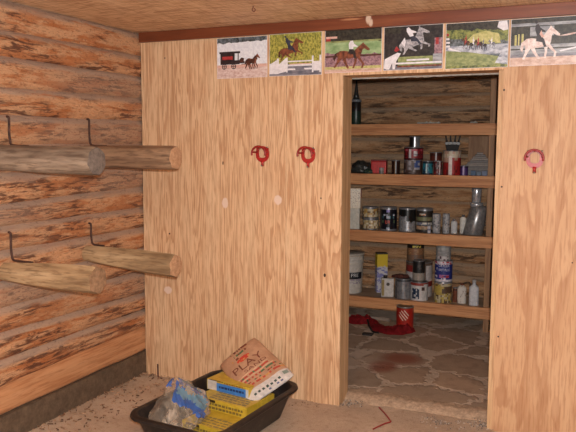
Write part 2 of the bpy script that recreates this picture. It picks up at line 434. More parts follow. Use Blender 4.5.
# ------------------------------------------------------------------ saddle poles and their iron rods
def pole_mat(name, base, dark, lite, seed):
    return planed(name, base, dark, lite, 'x', 2.2, 20, seed, .8)
end_m = {}
def end_grain(name, c0, c1):
    t = NT(name); n = t.noise(t.mapped(t.obj(), (20, 45, 45)), 1, 4, .7)
    t.bump(n, .4, .005)
    return t.done(t.ramp(n, [(.35, c0), (.65, c1)]), .9)
def saddle_pole(label, y, z, x1, r0, r1, z0, mat, emat, seed, sides):
    t = thing('saddle_pole', label, 'pole', (XL, y, z0), 0, 'saddle poles jutting from the log wall')
    bm = bmesh.new(); L = x1 - XL; n = 28; ns = 26; rings = []
    rnd = random.Random(seed); wob = [rnd.uniform(-1, 1) for _ in range(8)]
    for i in range(ns + 1):
        u = i / ns; r = r0 + (r1 - r0) * min(1, u * 1.5) ** .7
        ch = 1 - .05 * max(0, (u - .985) / .015)
        ring = []
        for k in range(n):
            a = 2 * PI * k / n + .2
            fl = 1 / math.cos(((a + .35) % (2 * PI / sides)) - PI / sides) * math.cos(PI / sides)   # hewn flats
            fl = .05 + .95 * fl * 1.03
            rr = r * fl * ch * (1 + .03 * nz(u * 3 + seed, math.cos(a) * 1.3, math.sin(a) * 1.3))
            x = L * u
            if i == ns: x += .006 * nz(math.cos(a) * 3, math.sin(a) * 3, seed)
            ring.append(bm.verts.new((x, rr * math.cos(a), (z - z0) * u + rr * math.sin(a))))
        rings.append(ring)
    for i in range(ns):
        for k in range(n):
            f = bm.faces.new((rings[i][k], rings[i][(k + 1) % n], rings[i + 1][(k + 1) % n], rings[i + 1][k])); f.smooth = True
    bm.faces.new(rings[0])
    obj('shaft', bm, mat, t, smooth=True)
    bm = bmesh.new(); out = []
    base = [v.copy() for v in [Vector((L, 0, z - z0))]]
    bm2 = []
    for k in range(n):
        a = 2 * PI * k / n + .2
        fl = 1 / math.cos(((a + .35) % (2 * PI / sides)) - PI / sides) * math.cos(PI / sides); fl = .05 + .95 * fl * 1.03
        rr = r1 * fl * .94
        out.append((rr * math.cos(a), rr * math.sin(a)))
    R = []
    for q, dx in ((1, -.012), (.99, .003), (.7, .005), (.35, .007), (.05, .007)):
        R.append([bm.verts.new((L + dx + .003 * nz(q * a_[0] * 30, a_[1] * 30, seed), q * a_[0], z - z0 + q * a_[1])) for a_ in out])
    for i in range(len(R) - 1):
        for k in range(n): bm.faces.new((R[i][k], R[i][(k + 1) % n], R[i + 1][(k + 1) % n], R[i + 1][k]))
    bm.faces.new(R[-1])
    obj('cut_end', bm, emat, t, smooth=True)
    return t
pm1 = pole_mat('grey_weathered_pole', col(140, 122, 104), col(86, 68, 54), col(176, 156, 134), 1)
pm2 = pole_mat('brown_pole', col(138, 108, 82), col(78, 54, 40), col(168, 136, 106), 2)
pm3 = pole_mat('hewn_pole', col(166, 138, 102), col(108, 82, 56), col(192, 164, 126), 3)
eg = end_grain('grey_cut', col(96, 84, 76), col(124, 110, 100)); el = end_grain('pale_cut', col(170, 126, 92), col(202, 160, 124))
em = end_grain('brown_cut', col(122, 92, 66), col(156, 122, 92))
saddle_pole('grey weathered upper pole with dark round cut end, nearer one of the upper pair', -1.26, 1.541, -2.195, .068, .073, 1.550, pm1, eg, 1, 7)
saddle_pole('brown upper pole with pale cut end, between the grey upper pole and the plywood wall', -.60, 1.549, -2.163, .072, .071, 1.548, pm2, el, 2, 7)
saddle_pole('lower hewn pole with grey brown cut end, directly below the grey weathered upper pole', -1.26, .952, -2.205, .050, .073, .948, pm3, em, 3, 6)
saddle_pole('lower hewn pole sloping down towards the plywood wall, below the brown upper pole', -.60, .922, -2.172, .050, .072, .955, pm3, el, 4, 6)
iron = M(84, 56, 46, .7, .2, .3)
def rod(label, y, z1, z0, reach):
    bm = bmesh.new(); x = XL + .014
    tube(bm, spline([(x - .012, y, z1 + .002), (x + .002, y, z1 - .002), (x + .004, y, z1 - .03), (x + .006, y - .004, (z0 + z1) / 2), (x + .006, y, z0 + .035), (x + .014, y, z0 + .010), (x + .04, y, z0 + .004), (x + reach, y, z0 + .002)], 5), .0065, 8)
    tag(obj('wall_rod', bm, iron), label, 'iron rod', 'bent iron rods pinning the poles')
rod('rusty bent iron rod in the log wall above the grey weathered upper pole', -1.212, 1.765, 1.611, .13)
rod('rusty bent iron rod in the log wall above the brown upper pole', -.572, 1.775, 1.613, .13)
rod('rusty bent iron rod in the log wall above the lower pole under the grey one', -1.228, 1.155, 1.003, .15)
rod('rusty bent iron rod in the log wall above the sloping lower pole', -.578, 1.138, 1.004, .10)

# ------------------------------------------------------------------ bridle brackets
red = M(176, 38, 34, .38, 0, .12); redd = M(150, 30, 28, .38, 0, .12); screw = M(150, 140, 130, .3, .9)
def ring_strip(bm, pts_in, pts_out, y0, y1, closed=True):
    n = len(pts_in); q = []
    for i in range(n):
        q.append([bm.verts.new((p[0], y, p[1])) for p in (pts_in[i], pts_out[i]) for y in (y0, y1)])
    for i in range(n if closed else n - 1):
        a, b = q[i], q[(i + 1) % n]
        for k, l in ((0, 1), (1, 3), (3, 2), (2, 0)): bm.faces.new((a[k], b[k], b[l], a[l]))
    if not closed:
        for a in (q[0], q[-1]): bm.faces.new((a[0], a[1], a[3], a[2]))
def bridle(label, x, z):
    t = thing('bridle_bracket', label, 'bridle bracket', (x, 0, z), 0, 'red bridle brackets on the plywood')
    bm = bmesh.new(); pi, po = [], []
    for i in range(40):
        a = 2 * PI * i / 40 + PI / 2
        s, c = math.sin(a), math.cos(a)
        ro = .047 if s > -.3 else .047 + .012 * (-s - .3)
        ex = 1.0 + (.14 if abs(abs(c) - .72) < .10 and s > .4 else 0)      # screw lugs
        po.append((ro * ex * c * .98, ro * ex * s))
        e = 1 / (abs(c / .025) ** 3.2 + abs(s / .030) ** 3.2) ** (1 / 3.2)
        pi.append((e * c, e * s + .002))
    ring_strip(bm, pi, po, -.012, -.0006)
    for f in bm.faces: f.smooth = False
    bmesh.ops.bevel(bm, geom=[e for e in bm.edges if len(e.link_faces) == 2 and e.calc_face_angle(0) > 1.2], offset=.003, segments=2, affect='EDGES')
    obj('back_plate', bm, red, t)
    bm = bmesh.new(); tube(bm, [(0, -.008, -.046), (0, -.008, -.064), (0, -.007, -.080)], [.012, .0085, .010], 12)
    obj('lower_tab', bm, red, t)
    for sx, sz in ((-.036, .038), (.036, .038), (0, -.077)):
        bm = bmesh.new()
        bmesh.ops.create_uvsphere(bm, u_segments=10, v_segments=6, radius=.0058, matrix=Matrix.Translation((sx, -.0135 if sz > 0 else -.017, sz)))
        obj('screw', bm, screw, t, smooth=True)
    # raised front lip standing off the wall, carried on a curved saddle
    bm = bmesh.new(); P = []
    for i in range(25):
        a = math.radians(196 - 212 * i / 24)
        P.append((.047 * math.cos(a), -.066, .045 * math.sin(a)))
    tube(bm, P, [.0065] * 25, 10)
    obj('front_lip', bm, redd, t)
    bm = bmesh.new(); n = 18; inn, oun = [], []
    for i in range(n + 1):
        a = math.radians(152 - 124 * i / n)
        inn.append((.031 * math.cos(a), .033 * math.sin(a))); oun.append((.036 * math.cos(a), .038 * math.sin(a)))
    ring_strip(bm, inn, oun, -.036, -.006, False)
    obj('saddle', bm, redd, t)
    for a in (168, 90, 12):
        bm = bmesh.new(); a = math.radians(a)
        tube(bm, spline([(.038 * math.cos(a), -.010, .038 * math.sin(a)), (.040 * math.cos(a), -.04, .038 * math.sin(a)), (.047 * math.cos(a), -.066, .045 * math.sin(a))], 5), .0055, 8)
        obj('support_arm', bm, redd, t)
bridle('red metal bridle bracket left of the pair on the plywood, beside its twin', -1.896, 1.572)
bridle('red metal bridle bracket between its twin and the left edge of the doorway', -1.584, 1.569)
bridle('red metal bridle bracket alone on the plywood right of the doorway', -.262, 1.560)

# ------------------------------------------------------------------ horse photographs above the door
def pm(name, a, b, s=40, stretch=(1, 1, 1), lo=.38, hi=.62):
    t = NT(name); n = t.noise(t.mapped(t.obj(), tuple(s * x for x in stretch)), 1, 4, .7)
    return t.done(t.ramp(n, [(lo, a), (hi, b)]), .35)
PM = dict(
    white=pm('print_white', col(214, 210, 214), col(236, 232, 236)), snow=pm('print_snow', col(214, 216, 224), col(236, 238, 242), 60),
    sand=pm('print_sand', col(196, 160, 150), col(226, 206, 200), 70, (.6, 1.6, 1)), pine=pm('print_pine', col(44, 50, 46), col(120, 128, 136), 50),
    black=pm('print_black', col(30, 24, 30), col(54, 44, 48)), willow=pm('print_willow', col(92, 100, 36), col(196, 186, 92), 50, (1.6, .5, 1)),
    bay=pm('print_bay', col(84, 44, 32), col(146, 84, 58), 55), dbay=pm('print_darkbay', col(50, 28, 24), col(92, 52, 40), 55),
    greyh=pm('print_greyhorse', col(118, 116, 122), col(196, 192, 196), 60), whiteh=pm('print_whitehorse', col(204, 178, 170), col(240, 226, 222), 45),
    navy=pm('print_navy', col(36, 40, 56), col(64, 68, 84)), trees=pm('print_trees', col(26, 26, 24), col(70, 66, 56), 45),
    dark=pm('print_dark', col(24, 22, 26), col(62, 56, 54), 40), field=pm('print_field', col(120, 150, 100), col(168, 190, 142), 30, (.4, 2, 1)),
    grass=pm('print_grass', col(108, 122, 74), col(158, 164, 108), 50, (.6, 1.5, 1)), flower=pm('print_flower', col(110, 76, 88), col(176, 140, 146), 80),
    water=pm('print_water', col(126, 132, 148), col(206, 208, 216), 60, (.5, 1.8, 1)), bush=pm('print_bush', col(58, 74, 42), col(150, 154, 82), 45),
    red=pm('print_red', col(150, 40, 44), col(190, 70, 70)), rail=pm('print_rail', col(120, 122, 128), col(176, 178, 182), 60, (.3, 2, 1)),
    track=pm('print_track', col(186, 150, 132), col(218, 190, 176), 50, (.5, 2, 1)), skin=pm('print_pink', col(206, 160, 146), col(226, 186, 172)),
    shade=pm('print_shade', col(92, 92, 104), col(140, 138, 146), 60, (.3, 2, 1)), hay=pm('print_hay', col(170, 166, 96), col(206, 196, 134), 60))
BODY = [(.12,.68),(.18,.74),(.30,.745),(.45,.70),(.57,.74),(.68,.88),(.77,.985),(.80,1.04),(.835,.97),(.93,.84),(.985,.76),(.965,.71),(.90,.73),(.83,.80),(.79,.75),(.755,.60),(.72,.50),
        (.78,.34),(.845,.22),(.80,.05),(.75,.05),(.785,.21),(.71,.33),(.655,.45),(.63,.28),(.57,.05),(.52,.06),(.575,.29),(.57,.46),(.42,.43),(.35,.45),(.37,.28),(.44,.06),(.385,.045),(.295,.27),(.25,.44),(.165,.30),(.06,.09),(.01,.105),(.10,.32),(.13,.50),(.095,.60)]
TAIL = [(.13,.70),(.05,.64),(.0,.46),(.04,.34),(.075,.48),(.11,.58)]
RIDER = [(.40,.64),(.44,.80),(.42,1.0),(.46,1.12),(.52,1.13),(.55,1.02),(.66,.90),(.65,.86),(.55,.90),(.54,.80),(.60,.66),(.62,.48),(.66,.44),(.57,.43),(.54,.58),(.46,.62)]
HEAD = [(.475 + .035 * math.cos(a), 1.19 + .05 * math.sin(a)) for a in [i * PI / 5 for i in range(10)]]
def xf(P, x, y, w, h, rot=0, flip=False, tuck=1):
    out = []
    for px, py in P:
        if py < .46: py = .46 - (.46 - py) * tuck
        if flip: px = 1 - px
        px -= .5; py -= .5
        a, b = px * w, py * h
        out.append((x + a * math.cos(rot) - b * math.sin(rot), y + a * math.sin(rot) + b * math.cos(rot)))
    return out
def R4(x0, y0, x1, y1): return [(x0, y0), (x1, y0), (x1, y1), (x0, y1)]
def horse(x, y, w, h, m, rot=0, flip=False, tuck=1, rider=None, shirt=None, tail=None):
    k = lambda P: xf(P, x, y, w, h, rot, flip, tuck)
    L = [(k(TAIL), tail or m), (k(BODY), m)]
    if rider: L += [(k(RIDER), rider), (k(HEAD), rider)]
    if shirt: L += [(k([(.43,.80),(.42,1.0),(.46,1.11),(.53,1.12),(.56,1.0),(.66,.90),(.65,.86),(.55,.89),(.54,.79)]), shirt)]
    return L
def hills(y0, y1, base, seed, n=24):
    return [(0, base)] + [(i / n, y0 + (y1 - y0) * i / n + .05 * nz(i * .45, seed)) for i in range(n + 1)] + [(1, base)]
def picture(label, xc0, xc1, z0, z1, layers):
    W, H = xc1 - xc0, z1 - z0
    bm = bmesh.new(); names = ['white']; box(bm, 0, W, -.0016, 0, 0, H)
    for i, (poly, m) in enumerate(layers):
        if m not in names: names.append(m)
        poly = [(min(max(px, 0.006), .994) * W, min(max(py, 0.006), .994) * H) for px, py in poly]
        tri = tessellate_polygon([[Vector((a, b, 0)) for a, b in poly]])
        vs = [bm.verts.new((a, -.0018 - .00012 * i, b)) for a, b in poly]
        for q in tri:
            try:
                f = bm.faces.new([vs[j] for j in q]); f.material_index = names.index(m); f.normal_update()
                if f.normal.y > 0: f.normal_flip()
            except ValueError: pass
    me = bpy.data.meshes.new('calendar_picture'); bm.to_mesh(me); bm.free()
    for n_ in names: me.materials.append(PM[n_])
    o = bpy.data.objects.new('calendar_picture', me); C.objects.link(o); o.location = (xc0, -.0008, z0)
    tag(o, label, 'picture', 'horse pictures above the doorway')
def wheel(x, y, rx, ry, m):
    o = [(x + rx * math.cos(i * PI / 8), y + ry * math.sin(i * PI / 8)) for i in range(17)]
    n = [(x + rx * .72 * math.cos(i * PI / 8), y + ry * .72 * math.sin(i * PI / 8)) for i in range(16, -1, -1)]
    return [(o + n, m), (R4(x - rx, y - .008, x + rx, y + .008), m), (R4(x - .006, y - ry, x + .006, y + ry), m)]
A0, A1 = 2.052, 2.304
picture('picture of a horse pulling a black carriage on pale ground, leftmost of the row', -2.222, -1.866, A0 - .002, A1,
    [(R4(0, 0, 1, 1), 'snow'), (hills(.86, .90, 1.0, 1), 'pine'), (R4(0, 0, 1, .30), 'sand'), (R4(0, .26, 1, .33), 'skin')]
    + [(R4(.07, .34, .36, .62), 'black'), (R4(.05, .61, .47, .66), 'black'), (R4(.36, .34, .46, .44), 'black'), (R4(.11, .46, .32, .54), 'red'), (R4(.42, .44, .44, .62), 'black'), (R4(.44, .36, .56, .41), 'black'), ([(.46,.38),(.54,.40),(.55,.48),(.50,.50),(.46,.46)], 'dbay')]
    + wheel(.15, .29, .05, .07, 'black') + wheel(.34, .29, .05, .07, 'black') + [(R4(.5, .33, .68, .345), 'dbay')]
    + horse(.72, .38, .30, .38, 'bay', tail='dbay') + horse(.69, .36, .26, .34, 'dbay'))
picture('picture of a brown horse jumping a white fence before yellow green willows', -1.851, -1.502, A0, A1 + .004,
    [(R4(0, 0, 1, 1), 'willow'), (R4(0, 0, 1, .28), 'shade')]
    + horse(.44, .56, .56, .56, 'bay', .30, False, .45, 'navy', None, 'dbay') + [(R4(0, .05, .16, .30), 'white'), ([(.0,.28),(.14,.38),(.16,.38),(.16,.05),(.0,.05)], 'white'), (R4(.15, .03, .19, .42), 'white'), ([(.19,.28),(.32,.42),(.34,.42),(.34,.10),(.19,.06)], 'white'), (R4(.33, .08, .36, .43), 'white'),
       (R4(.36, .32, .82, .35), 'white'), (R4(.36, .22, .82, .26), 'white'), (R4(.36, .13, .82, .17), 'white'), (R4(.40, .26, .80, .28), 'skin'), ([(.52,.05),(.72,.05),(.66,.20),(.50,.20)], 'shade'), (R4(.82, .06, .85, .45), 'white'), (R4(.85, .10, .97, .32), 'white'), (R4(.96, .06, .99, .46), 'white'), (R4(0, 0, 1, .05), 'shade')])
picture('picture of a white shirted rider on a brown horse trotting past pink flowers', -1.482, -1.129, A0 + .006, A1 + .006,
    [(R4(0, 0, 1, 1), 'field'), (hills(.74, .70, 1.0, 3), 'trees'), (R4(0, .70, 1, .74), 'grass'), (R4(.02, .80, .22, .85), 'skin'), (R4(.02, .74, .10, .80), 'red'), (hills(.46, .40, .10, 5), 'flower'), (R4(0, .36, 1, .40), 'dbay'), (R4(0, .02, 1, .14), 'hay'), (R4(0, .02, 1, .08), 'track'), (R4(0, 0, 1, .03), 'skin')]
    + horse(.48, .36, .66, .60, 'bay', 0, False, 1, 'dark', 'white', 'dbay'))
picture('picture of a grey horse jumping white rails before black woods', -1.117, -.775, A0 + .008, A1 + .003,
    [(R4(0, 0, 1, 1), 'dark'), (R4(.0, .84, .3, 1), 'trees'), (R4(.25, .02, .98, .30), 'grass'), (R4(.0, .0, 1, .10), 'shade'), (R4(.84, .12, .99, .34), 'rail'), (R4(.86, .34, .99, .70), 'flower'), (R4(.88, .55, .93, .70), 'red')]
    + horse(.56, .58, .62, .66, 'greyh', .38, False, .45, 'navy', 'white', 'greyh') + [([(.30,.62),(.36,.74),(.38,.64),(.36,.52)], 'white'), ([(.18,.45),(.22,.55),(.28,.46),(.22,.42)], 'red'), ([(.0,.05),(.02,.26),(.24,.40),(.30,.38),(.22,.20),(.20,.02),(.16,.02),(.15,.16),(.10,.02),(.06,.02)], 'white'), (R4(.20, .13, .99, .17), 'white'), (R4(.40, .20, .78, .24), 'white'), (R4(.24, .06, .99, .10), 'bay')])
picture('picture of a group of riders by a river with green grass and bushes', -.760, -.421, A0 + .002, A1 + .001,
    [(R4(0, 0, 1, 1), 'bush'), (hills(.86, .80, 1.0, 6), 'trees'), ([(.82,.86),(.84,.98),(.97,.99),(.99,.80),(.92,.78)], 'white'), (hills(.66, .58, .2, 8), 'pine'), ([(.35,.62),(.45,.74),(.65,.80),(.85,.72),(.88,.52),(.36,.50)], 'hay'), (R4(0, .30, 1, .50), 'water'), ([(0,.40),(.35,.36),(.85,.24),(.95,.10),(.6,.04),(0,.04)], 'grass'), ([(.80,.10),(.88,.30),(.99,.30),(.99,.06)], 'water'), (R4(0, 0, 1, .06), 'bush'), (R4(.01, .72, .05, .78), 'red'), (R4(.01, .64, .06, .68), 'white'), (R4(.01, .56, .07, .60), 'white'), (R4(.01, .48, .07, .52), 'white'), ([(.05,.48),(.24,.38),(.26,.36),(.04,.42)], 'white')]
    + horse(.33, .54, .14, .26, 'dbay', 0, True, 1, 'red') + horse(.45, .50, .14, .24, 'dark', 0, False, 1, 'white') + horse(.53, .50, .13, .25, 'dbay', 0, True, 1, 'red') + horse(.61, .47, .12, .22, 'black', 0, True, 1, 'shade') + horse(.74, .50, .12, .20, 'shade', 0, True, 1, 'white'))
picture('picture of a white horse cantering on sand, last at the right end of the row', -.411, -.056, A0 + .004, A1 + .001,
    [(R4(0, 0, 1, 1), 'trees'), (R4(0, .84, 1, .90), 'rail'), (R4(.28, .62, .62, .82), 'rail'), (R4(0, .24, 1, .44), 'rail'), (R4(0, .34, 1, .37), 'trees'), (R4(.06, .44, .09, .66), 'hay'), (R4(.11, .44, .13, .68), 'hay'), (R4(.16, .44, .19, .68), 'hay'), (R4(0, 0, 1, .20), 'track'), (R4(0, .18, 1, .25), 'shade'), ([(.68,.60),(.82,.64),(.92,.66),(.92,.63),(.80,.60)], 'sand'), ([(.70,.30),(.99,.38),(.99,.35),(.72,.27)], 'white')]
    + [(xf(TAIL, .13, .28, .9, .40), 'skin')] + horse(.44, .42, .60, .72, 'whiteh', .12, False, .85, 'black', None, 'whiteh') + [([(.415,.66),(.44,.74),(.46,.66),(.49,.60),(.45,.58)], 'skin')])

# ------------------------------------------------------------------ paint cans and other stock
def view_rz(x, y): return -math.atan2(x, -(y + 4.0)) + PI if False else math.atan2(-x, -( -4.0 - y)) * -1
def face_rz(x, y):
    """yaw that turns a container's label (local -Y) out through the doorway"""
    return math.atan2(0 - x, 4.0 + y)
STEEL = tin(150, .28); STEELD = tin(96, .38); LIDM = tin(120, .4)
def palette(keys): return keys
def body_mesh(r, h, keys, paint, n=48, rows=26, top=1.0, z0=0):
    """labelled cylinder: paint(a, v) -> key for angle a in degrees (0 front, + right) and height v 0..1"""
    ks = list(keys); bm = bmesh.new(); rings = []
    for j in range(rows + 1):
        v = j / rows; rr = r * (1 + (top - 1) * v)
        rings.append([bm.verts.new((rr * math.sin(2 * PI * i / n), -rr * math.cos(2 * PI * i / n), z0 + h * v)) for i in range(n)])
    for j in range(rows):
        for i in range(n):
            f = bm.faces.new((rings[j][i], rings[j][(i + 1) % n], rings[j + 1][(i + 1) % n], rings[j + 1][i])); f.smooth = True
            a = ((i + .5) / n * 360 + 180) % 360 - 180
            f.material_index = ks.index(paint(a, (j + .5) / rows))
    bm.faces.new(rings[0][::-1]); bm.faces.new(rings[-1])
    return bm, [keys[k] for k in ks]
def wrap_text(s, r, z, height, w, a0=0):
    """lettering bent round a can: height in metres, w = widest it may be"""
    V, F = text_geom(s); xs = [v[0] for v in V]; kx = min(height, w / max(1e-6, max(xs) - min(xs)))
    bm = bmesh.new(); rr = r + .0009
    vs = [bm.verts.new((rr * math.sin(x * kx / r + a0), -rr * math.cos(x * kx / r + a0), z + y * height)) for x, y in V]
    for f in F:
        try: bm.faces.new([vs[i] for i in f])
        except ValueError: pass
    return bm
def mini(seed, cells=((14, 8),)):
    """pseudo-random blocks of print, steady for one seed"""
    def f(i, j): return random.Random(seed * 7919 + i * 131 + j * 17).random()
    return f
def can(name, label, cat, x, y, z, r, h, keys, paint, lid=LIDM, rim=STEEL, wire=False, text=None, group=None, band=.006, rz=None, dent=None):
    t = thing(name, label, cat, (x, y, z), face_rz(x, y) if rz is None else rz, group)
    bm, ms = body_mesh(r * .985, h - band, keys, paint); obj('body', bm, ms, t)
    bm = bmesh.new()
    lathe(bm, [(r * .96, h - band - .001), (r, h - band), (r * 1.005, h - band * .5), (r * .985, h), (r * .93, h), (r * .90, h - .005), (r * .86, h - .005)], 40, cap=False)
    obj('rim', bm, rim, t)
    bm = bmesh.new()
    lathe(bm, [(r * .858, h - .0052), (r * .84, h - .001), (r * .78, h - .001), (r * .76, h - .004), (.004, h - .004)], 36)
    obj('lid', bm, lid, t)
    if wire:
        bm = bmesh.new(); P = [(-r * 1.01, -.002, h * .82)] + [(r * 1.04 * math.cos(a), -r * (.25 + .86 * math.sin(a)) , h * .80 - h * .33 * math.sin(a)) for a in [PI - i * PI / 14 for i in range(15)]] + [(r * 1.01, -.002, h * .82)]
        tube(bm, P, .0022, 6); obj('wire_handle', bm, STEEL, t)
    if text:
        s, zz, hh, ww, m = text
        obj('lettering', wrap_text(s, r * .985, zz * h, hh, ww), m, t)
    return t
c_ = M
CANG = 'paint cans and tins on the shelves'

# --- second shelf down (under the top board)
Y2 = 2.14
def p_low(a, v):
    q = mini(3)(int(a // 14), int(v * 6))
    if v < .12: return 'brn'
    if 5 < a < 48 and v > .35: return 'blu' if q < .6 else 'wht'
    if -48 < a < -8 and v > .3: return 'gry' if q < .6 else 'wht'
    return 'brn' if q < .8 else 'gry'
can('paint_can', 'brown paint can with blue and grey label, at the bottom under a dark red can', CANG and 'paint can', -1.440, Y2, S2, .082, .127, dict(brn=c_(84, 62, 54), blu=c_(64, 84, 140), wht=c_(176, 170, 176), gry=c_(132, 118, 116)), p_low)
def p_redm(a, v):
    q = mini(5)(int(a // 12), int(v * 8))
    if v < .14 or v > .9: return 'dk'
    if abs(a + 20) < 8: return 'wht'  # white line left of the label is a painted highlight
    if -3 < a < 26 and .3 < v < .75: return 'wht' if q < .55 else 'gry'
    if v > .72: return 'pnk' if q > .6 else 'red'
    return 'red' if q < .78 else 'dk'
can('paint_can', 'dark red can with white label, stacked on the brown and blue can', 'paint can', -1.437, Y2, S2 + .1272, .085, .113, dict(red=c_(140, 28, 38), dk=c_(70, 22, 26), wht=c_(212, 206, 206), gry=c_(150, 140, 150), pnk=c_(196, 90, 100)), p_redm, lid=STEEL)
can('paint_can', 'small black can with painted silver reflection on top of the dark red can', 'paint can', -1.430, Y2, S2 + .2404, .047, .094, dict(s=STEEL, k=c_(30, 26, 26)), lambda a, v: 'k' if a < -12 else 's', lid=STEELD)  # steel part is a reflection painted onto a black can
t = thing('red_box', 'bright red plastic box at the left of the jars under the top board', 'box', (-1.745, 2.12, S2), .12)
bm = bmesh.new(); box(bm, -.068, .068, -.05, .05, 0, .112, .006); obj('body', bm, c_(196, 30, 26, .35), t)
bm = bmesh.new(); box(bm, -.071, .071, -.053, .053, .112, .126, .004); obj('cover', bm, c_(128, 20, 20, .35), t)
can('jar', 'small grey capped jar in front of the bright red box', 'jar', -1.708, 2.062, S2, .022, .055, dict(g=c_(128, 120, 114), w=c_(170, 160, 156)), lambda a, v: 'w' if v > .6 else 'g')
can('paint_can', 'dark brown spray tin between the bright red box and the stacked cans', 'paint can', -1.592, 2.12, S2, .037, .122, dict(b=c_(52, 32, 26, .25), g=c_(120, 84, 50)), lambda a, v: 'g' if abs(a + 12) < 8 else ('b' if v < .8 else 'b'), lid=c_(40, 28, 24))  # lighter vertical strip imitates the bright highlight on the dark brown
def p_teal(a, v):
    q = mini(9)(int(a // 15), int(v * 7))
    return 'dk' if v > .85 or v < .1 else ('w' if abs(a + 12) < 7 else ('t' if q < .55 else ('b' if q < .8 else 'dk')))  # narrow white strip is a highlight painted into the label colours
can('paint_can', 'teal and blue paint tin next to the stacked cans on the second board down', 'paint can', -1.302, 2.11, S2, .046, .120, dict(dk=c_(26, 44, 54), t=c_(44, 128, 140), b=c_(40, 82, 120), w=c_(210, 226, 226)), p_teal)
def p_mar(a, v):
    q = mini(12)(int(a // 14), int(v * 7))
    return 'w' if 22 < a < 38 else ('r' if q < .3 else ('g' if q > .86 else 'dk'))  # white strip right of centre is a highlight painted on the maroon
can('paint_can', 'dark maroon tin with painted white highlight, between the teal tin and the brush can', 'paint can', -1.214, 2.10, S2, .037, .122, dict(dk=c_(66, 26, 28), r=c_(124, 34, 38), g=c_(150, 130, 130), w=c_(220, 210, 206)), p_mar)
can('jar', 'reddish brown jar standing on a block behind the teal and maroon tins', 'jar', -1.262, 2.26, S2 + .09, .054, .105, dict(r=c_(104, 48, 36, .3), d=c_(74, 36, 30, .3)), lambda a, v: 'd' if v > .72 or v < .2 else 'r', lid=c_(92, 60, 44))
bm = bmesh.new(); box(bm, -.06, .06, -.05, .05, 0, .0895, .003)
o = obj('wood_block', bm, deck_m); o.location = (-1.262, 2.26, S2); tag(o, 'low wood block carrying the reddish brown jar', 'wood block')
def p_brush(a, v):
    q = mini(15)(int(a // 12), int(v * 8))
    if abs(a + 10) < 9 and v < .8: return 'w'  # upright white line: highlight painted over the print
    if v > .74: return 'c' if q < .7 else 'p'
    if v > .55: return 'r' if a > -4 and q < .75 else 'p'
    return 'r' if q < .75 else 'd'
BX_, BY_ = -1.095, 2.125
t = can('paint_can', 'red and cream can holding upright paint brushes on the second board down', 'paint can', BX_, BY_, S2, .077, .212, dict(r=c_(166, 34, 32), d=c_(112, 26, 26), c=c_(206, 192, 170), p=c_(190, 150, 130), w=c_(232, 218, 210)), p_brush, lid=c_(190, 178, 156))
dkw = c_(52, 38, 32); blk = c_(24, 20, 20, .7)
for i, (dx, lean, hh, tw) in enumerate(((-.032, -.20, .20, .3), (-.010, -.06, .215, 1.2), (.014, .10, .21, 2.0), (.034, .24, .19, .8))):
    b = thing('paint_brush', 'black bristled paint brush with dark handle standing in the red and cream can', 'paint brush', (BX_ + dx, BY_ - .01, S2 + .2125), face_rz(BX_, BY_), 'brushes in the red and cream can')
    b.rotation_euler = (0, lean, b.rotation_euler[2])
    bm = bmesh.new(); box(bm, -.016, .016, -.006, .006, 0, .05, .003); obj('bristles', bm, blk, b)
    bm = bmesh.new(); box(bm, -.017, .017, -.0075, .0075, .05, .075, .002); obj('ferrule', bm, c_(70, 62, 58, .4), b)
    bm = bmesh.new(); tube(bm, [(0, 0, .074), (0, 0, .10), (0, 0, hh - .03), (0, 0, hh)], [.011, .006, .0085, .005], 8); obj('handle', bm, dkw, b)
can('paint_can', 'small purple tin right of the brush can', 'paint can', -.986, 2.10, S2, .034, .085, dict(p=c_(74, 48, 104), w=c_(190, 170, 210), d=c_(44, 30, 60)), lambda a, v: 'w' if abs(a + 12) < 9 else ('d' if v > .8 else 'p'))  # pale lilac strip is a painted highlight
# peaked grey bundle
t = thing('peaked_bundle', 'grey peaked bundle of flat layers at the right end of the second board down', 'bundle', (-.868, 2.19, S2), face_rz(-.872, 2.19))
for i in range(9):
    zz = .048 + i * .0165; hw = .118 - max(0, i - 2) * .0155
    bm = bmesh.new(); box(bm, -hw + random.uniform(-.004, .004), hw + random.uniform(-.004, .004), -.07 + random.uniform(-.004, .004), .07, zz, zz + .0155, .002)
    obj('slab', bm, (c_(112, 100, 92), c_(92, 82, 76), c_(128, 114, 104))[i % 3], t)
bm = bmesh.new(); box(bm, -.10, .10, -.068, .068, 0, .0475, .003); obj('base', bm, c_(86, 82, 84), t)
for i, dx in enumerate((-.045, .0, .045)):
    o = obj('sachet', BX(-.02, .02, -.012, .012, 0, .042 - .006 * (i == 1), .004), c_((56, 78, 110)[i], (86, 96, 120)[i], (120, 116, 146)[i])); o.location = (-.858 + dx, 2.075, S2); o.rotation_euler = (0, 0, face_rz(-.85, 2.07) + .1 * (i - 1))
    tag(o, 'small bluish packet propped before the grey peaked bundle', 'packet', 'packets before the grey bundle')
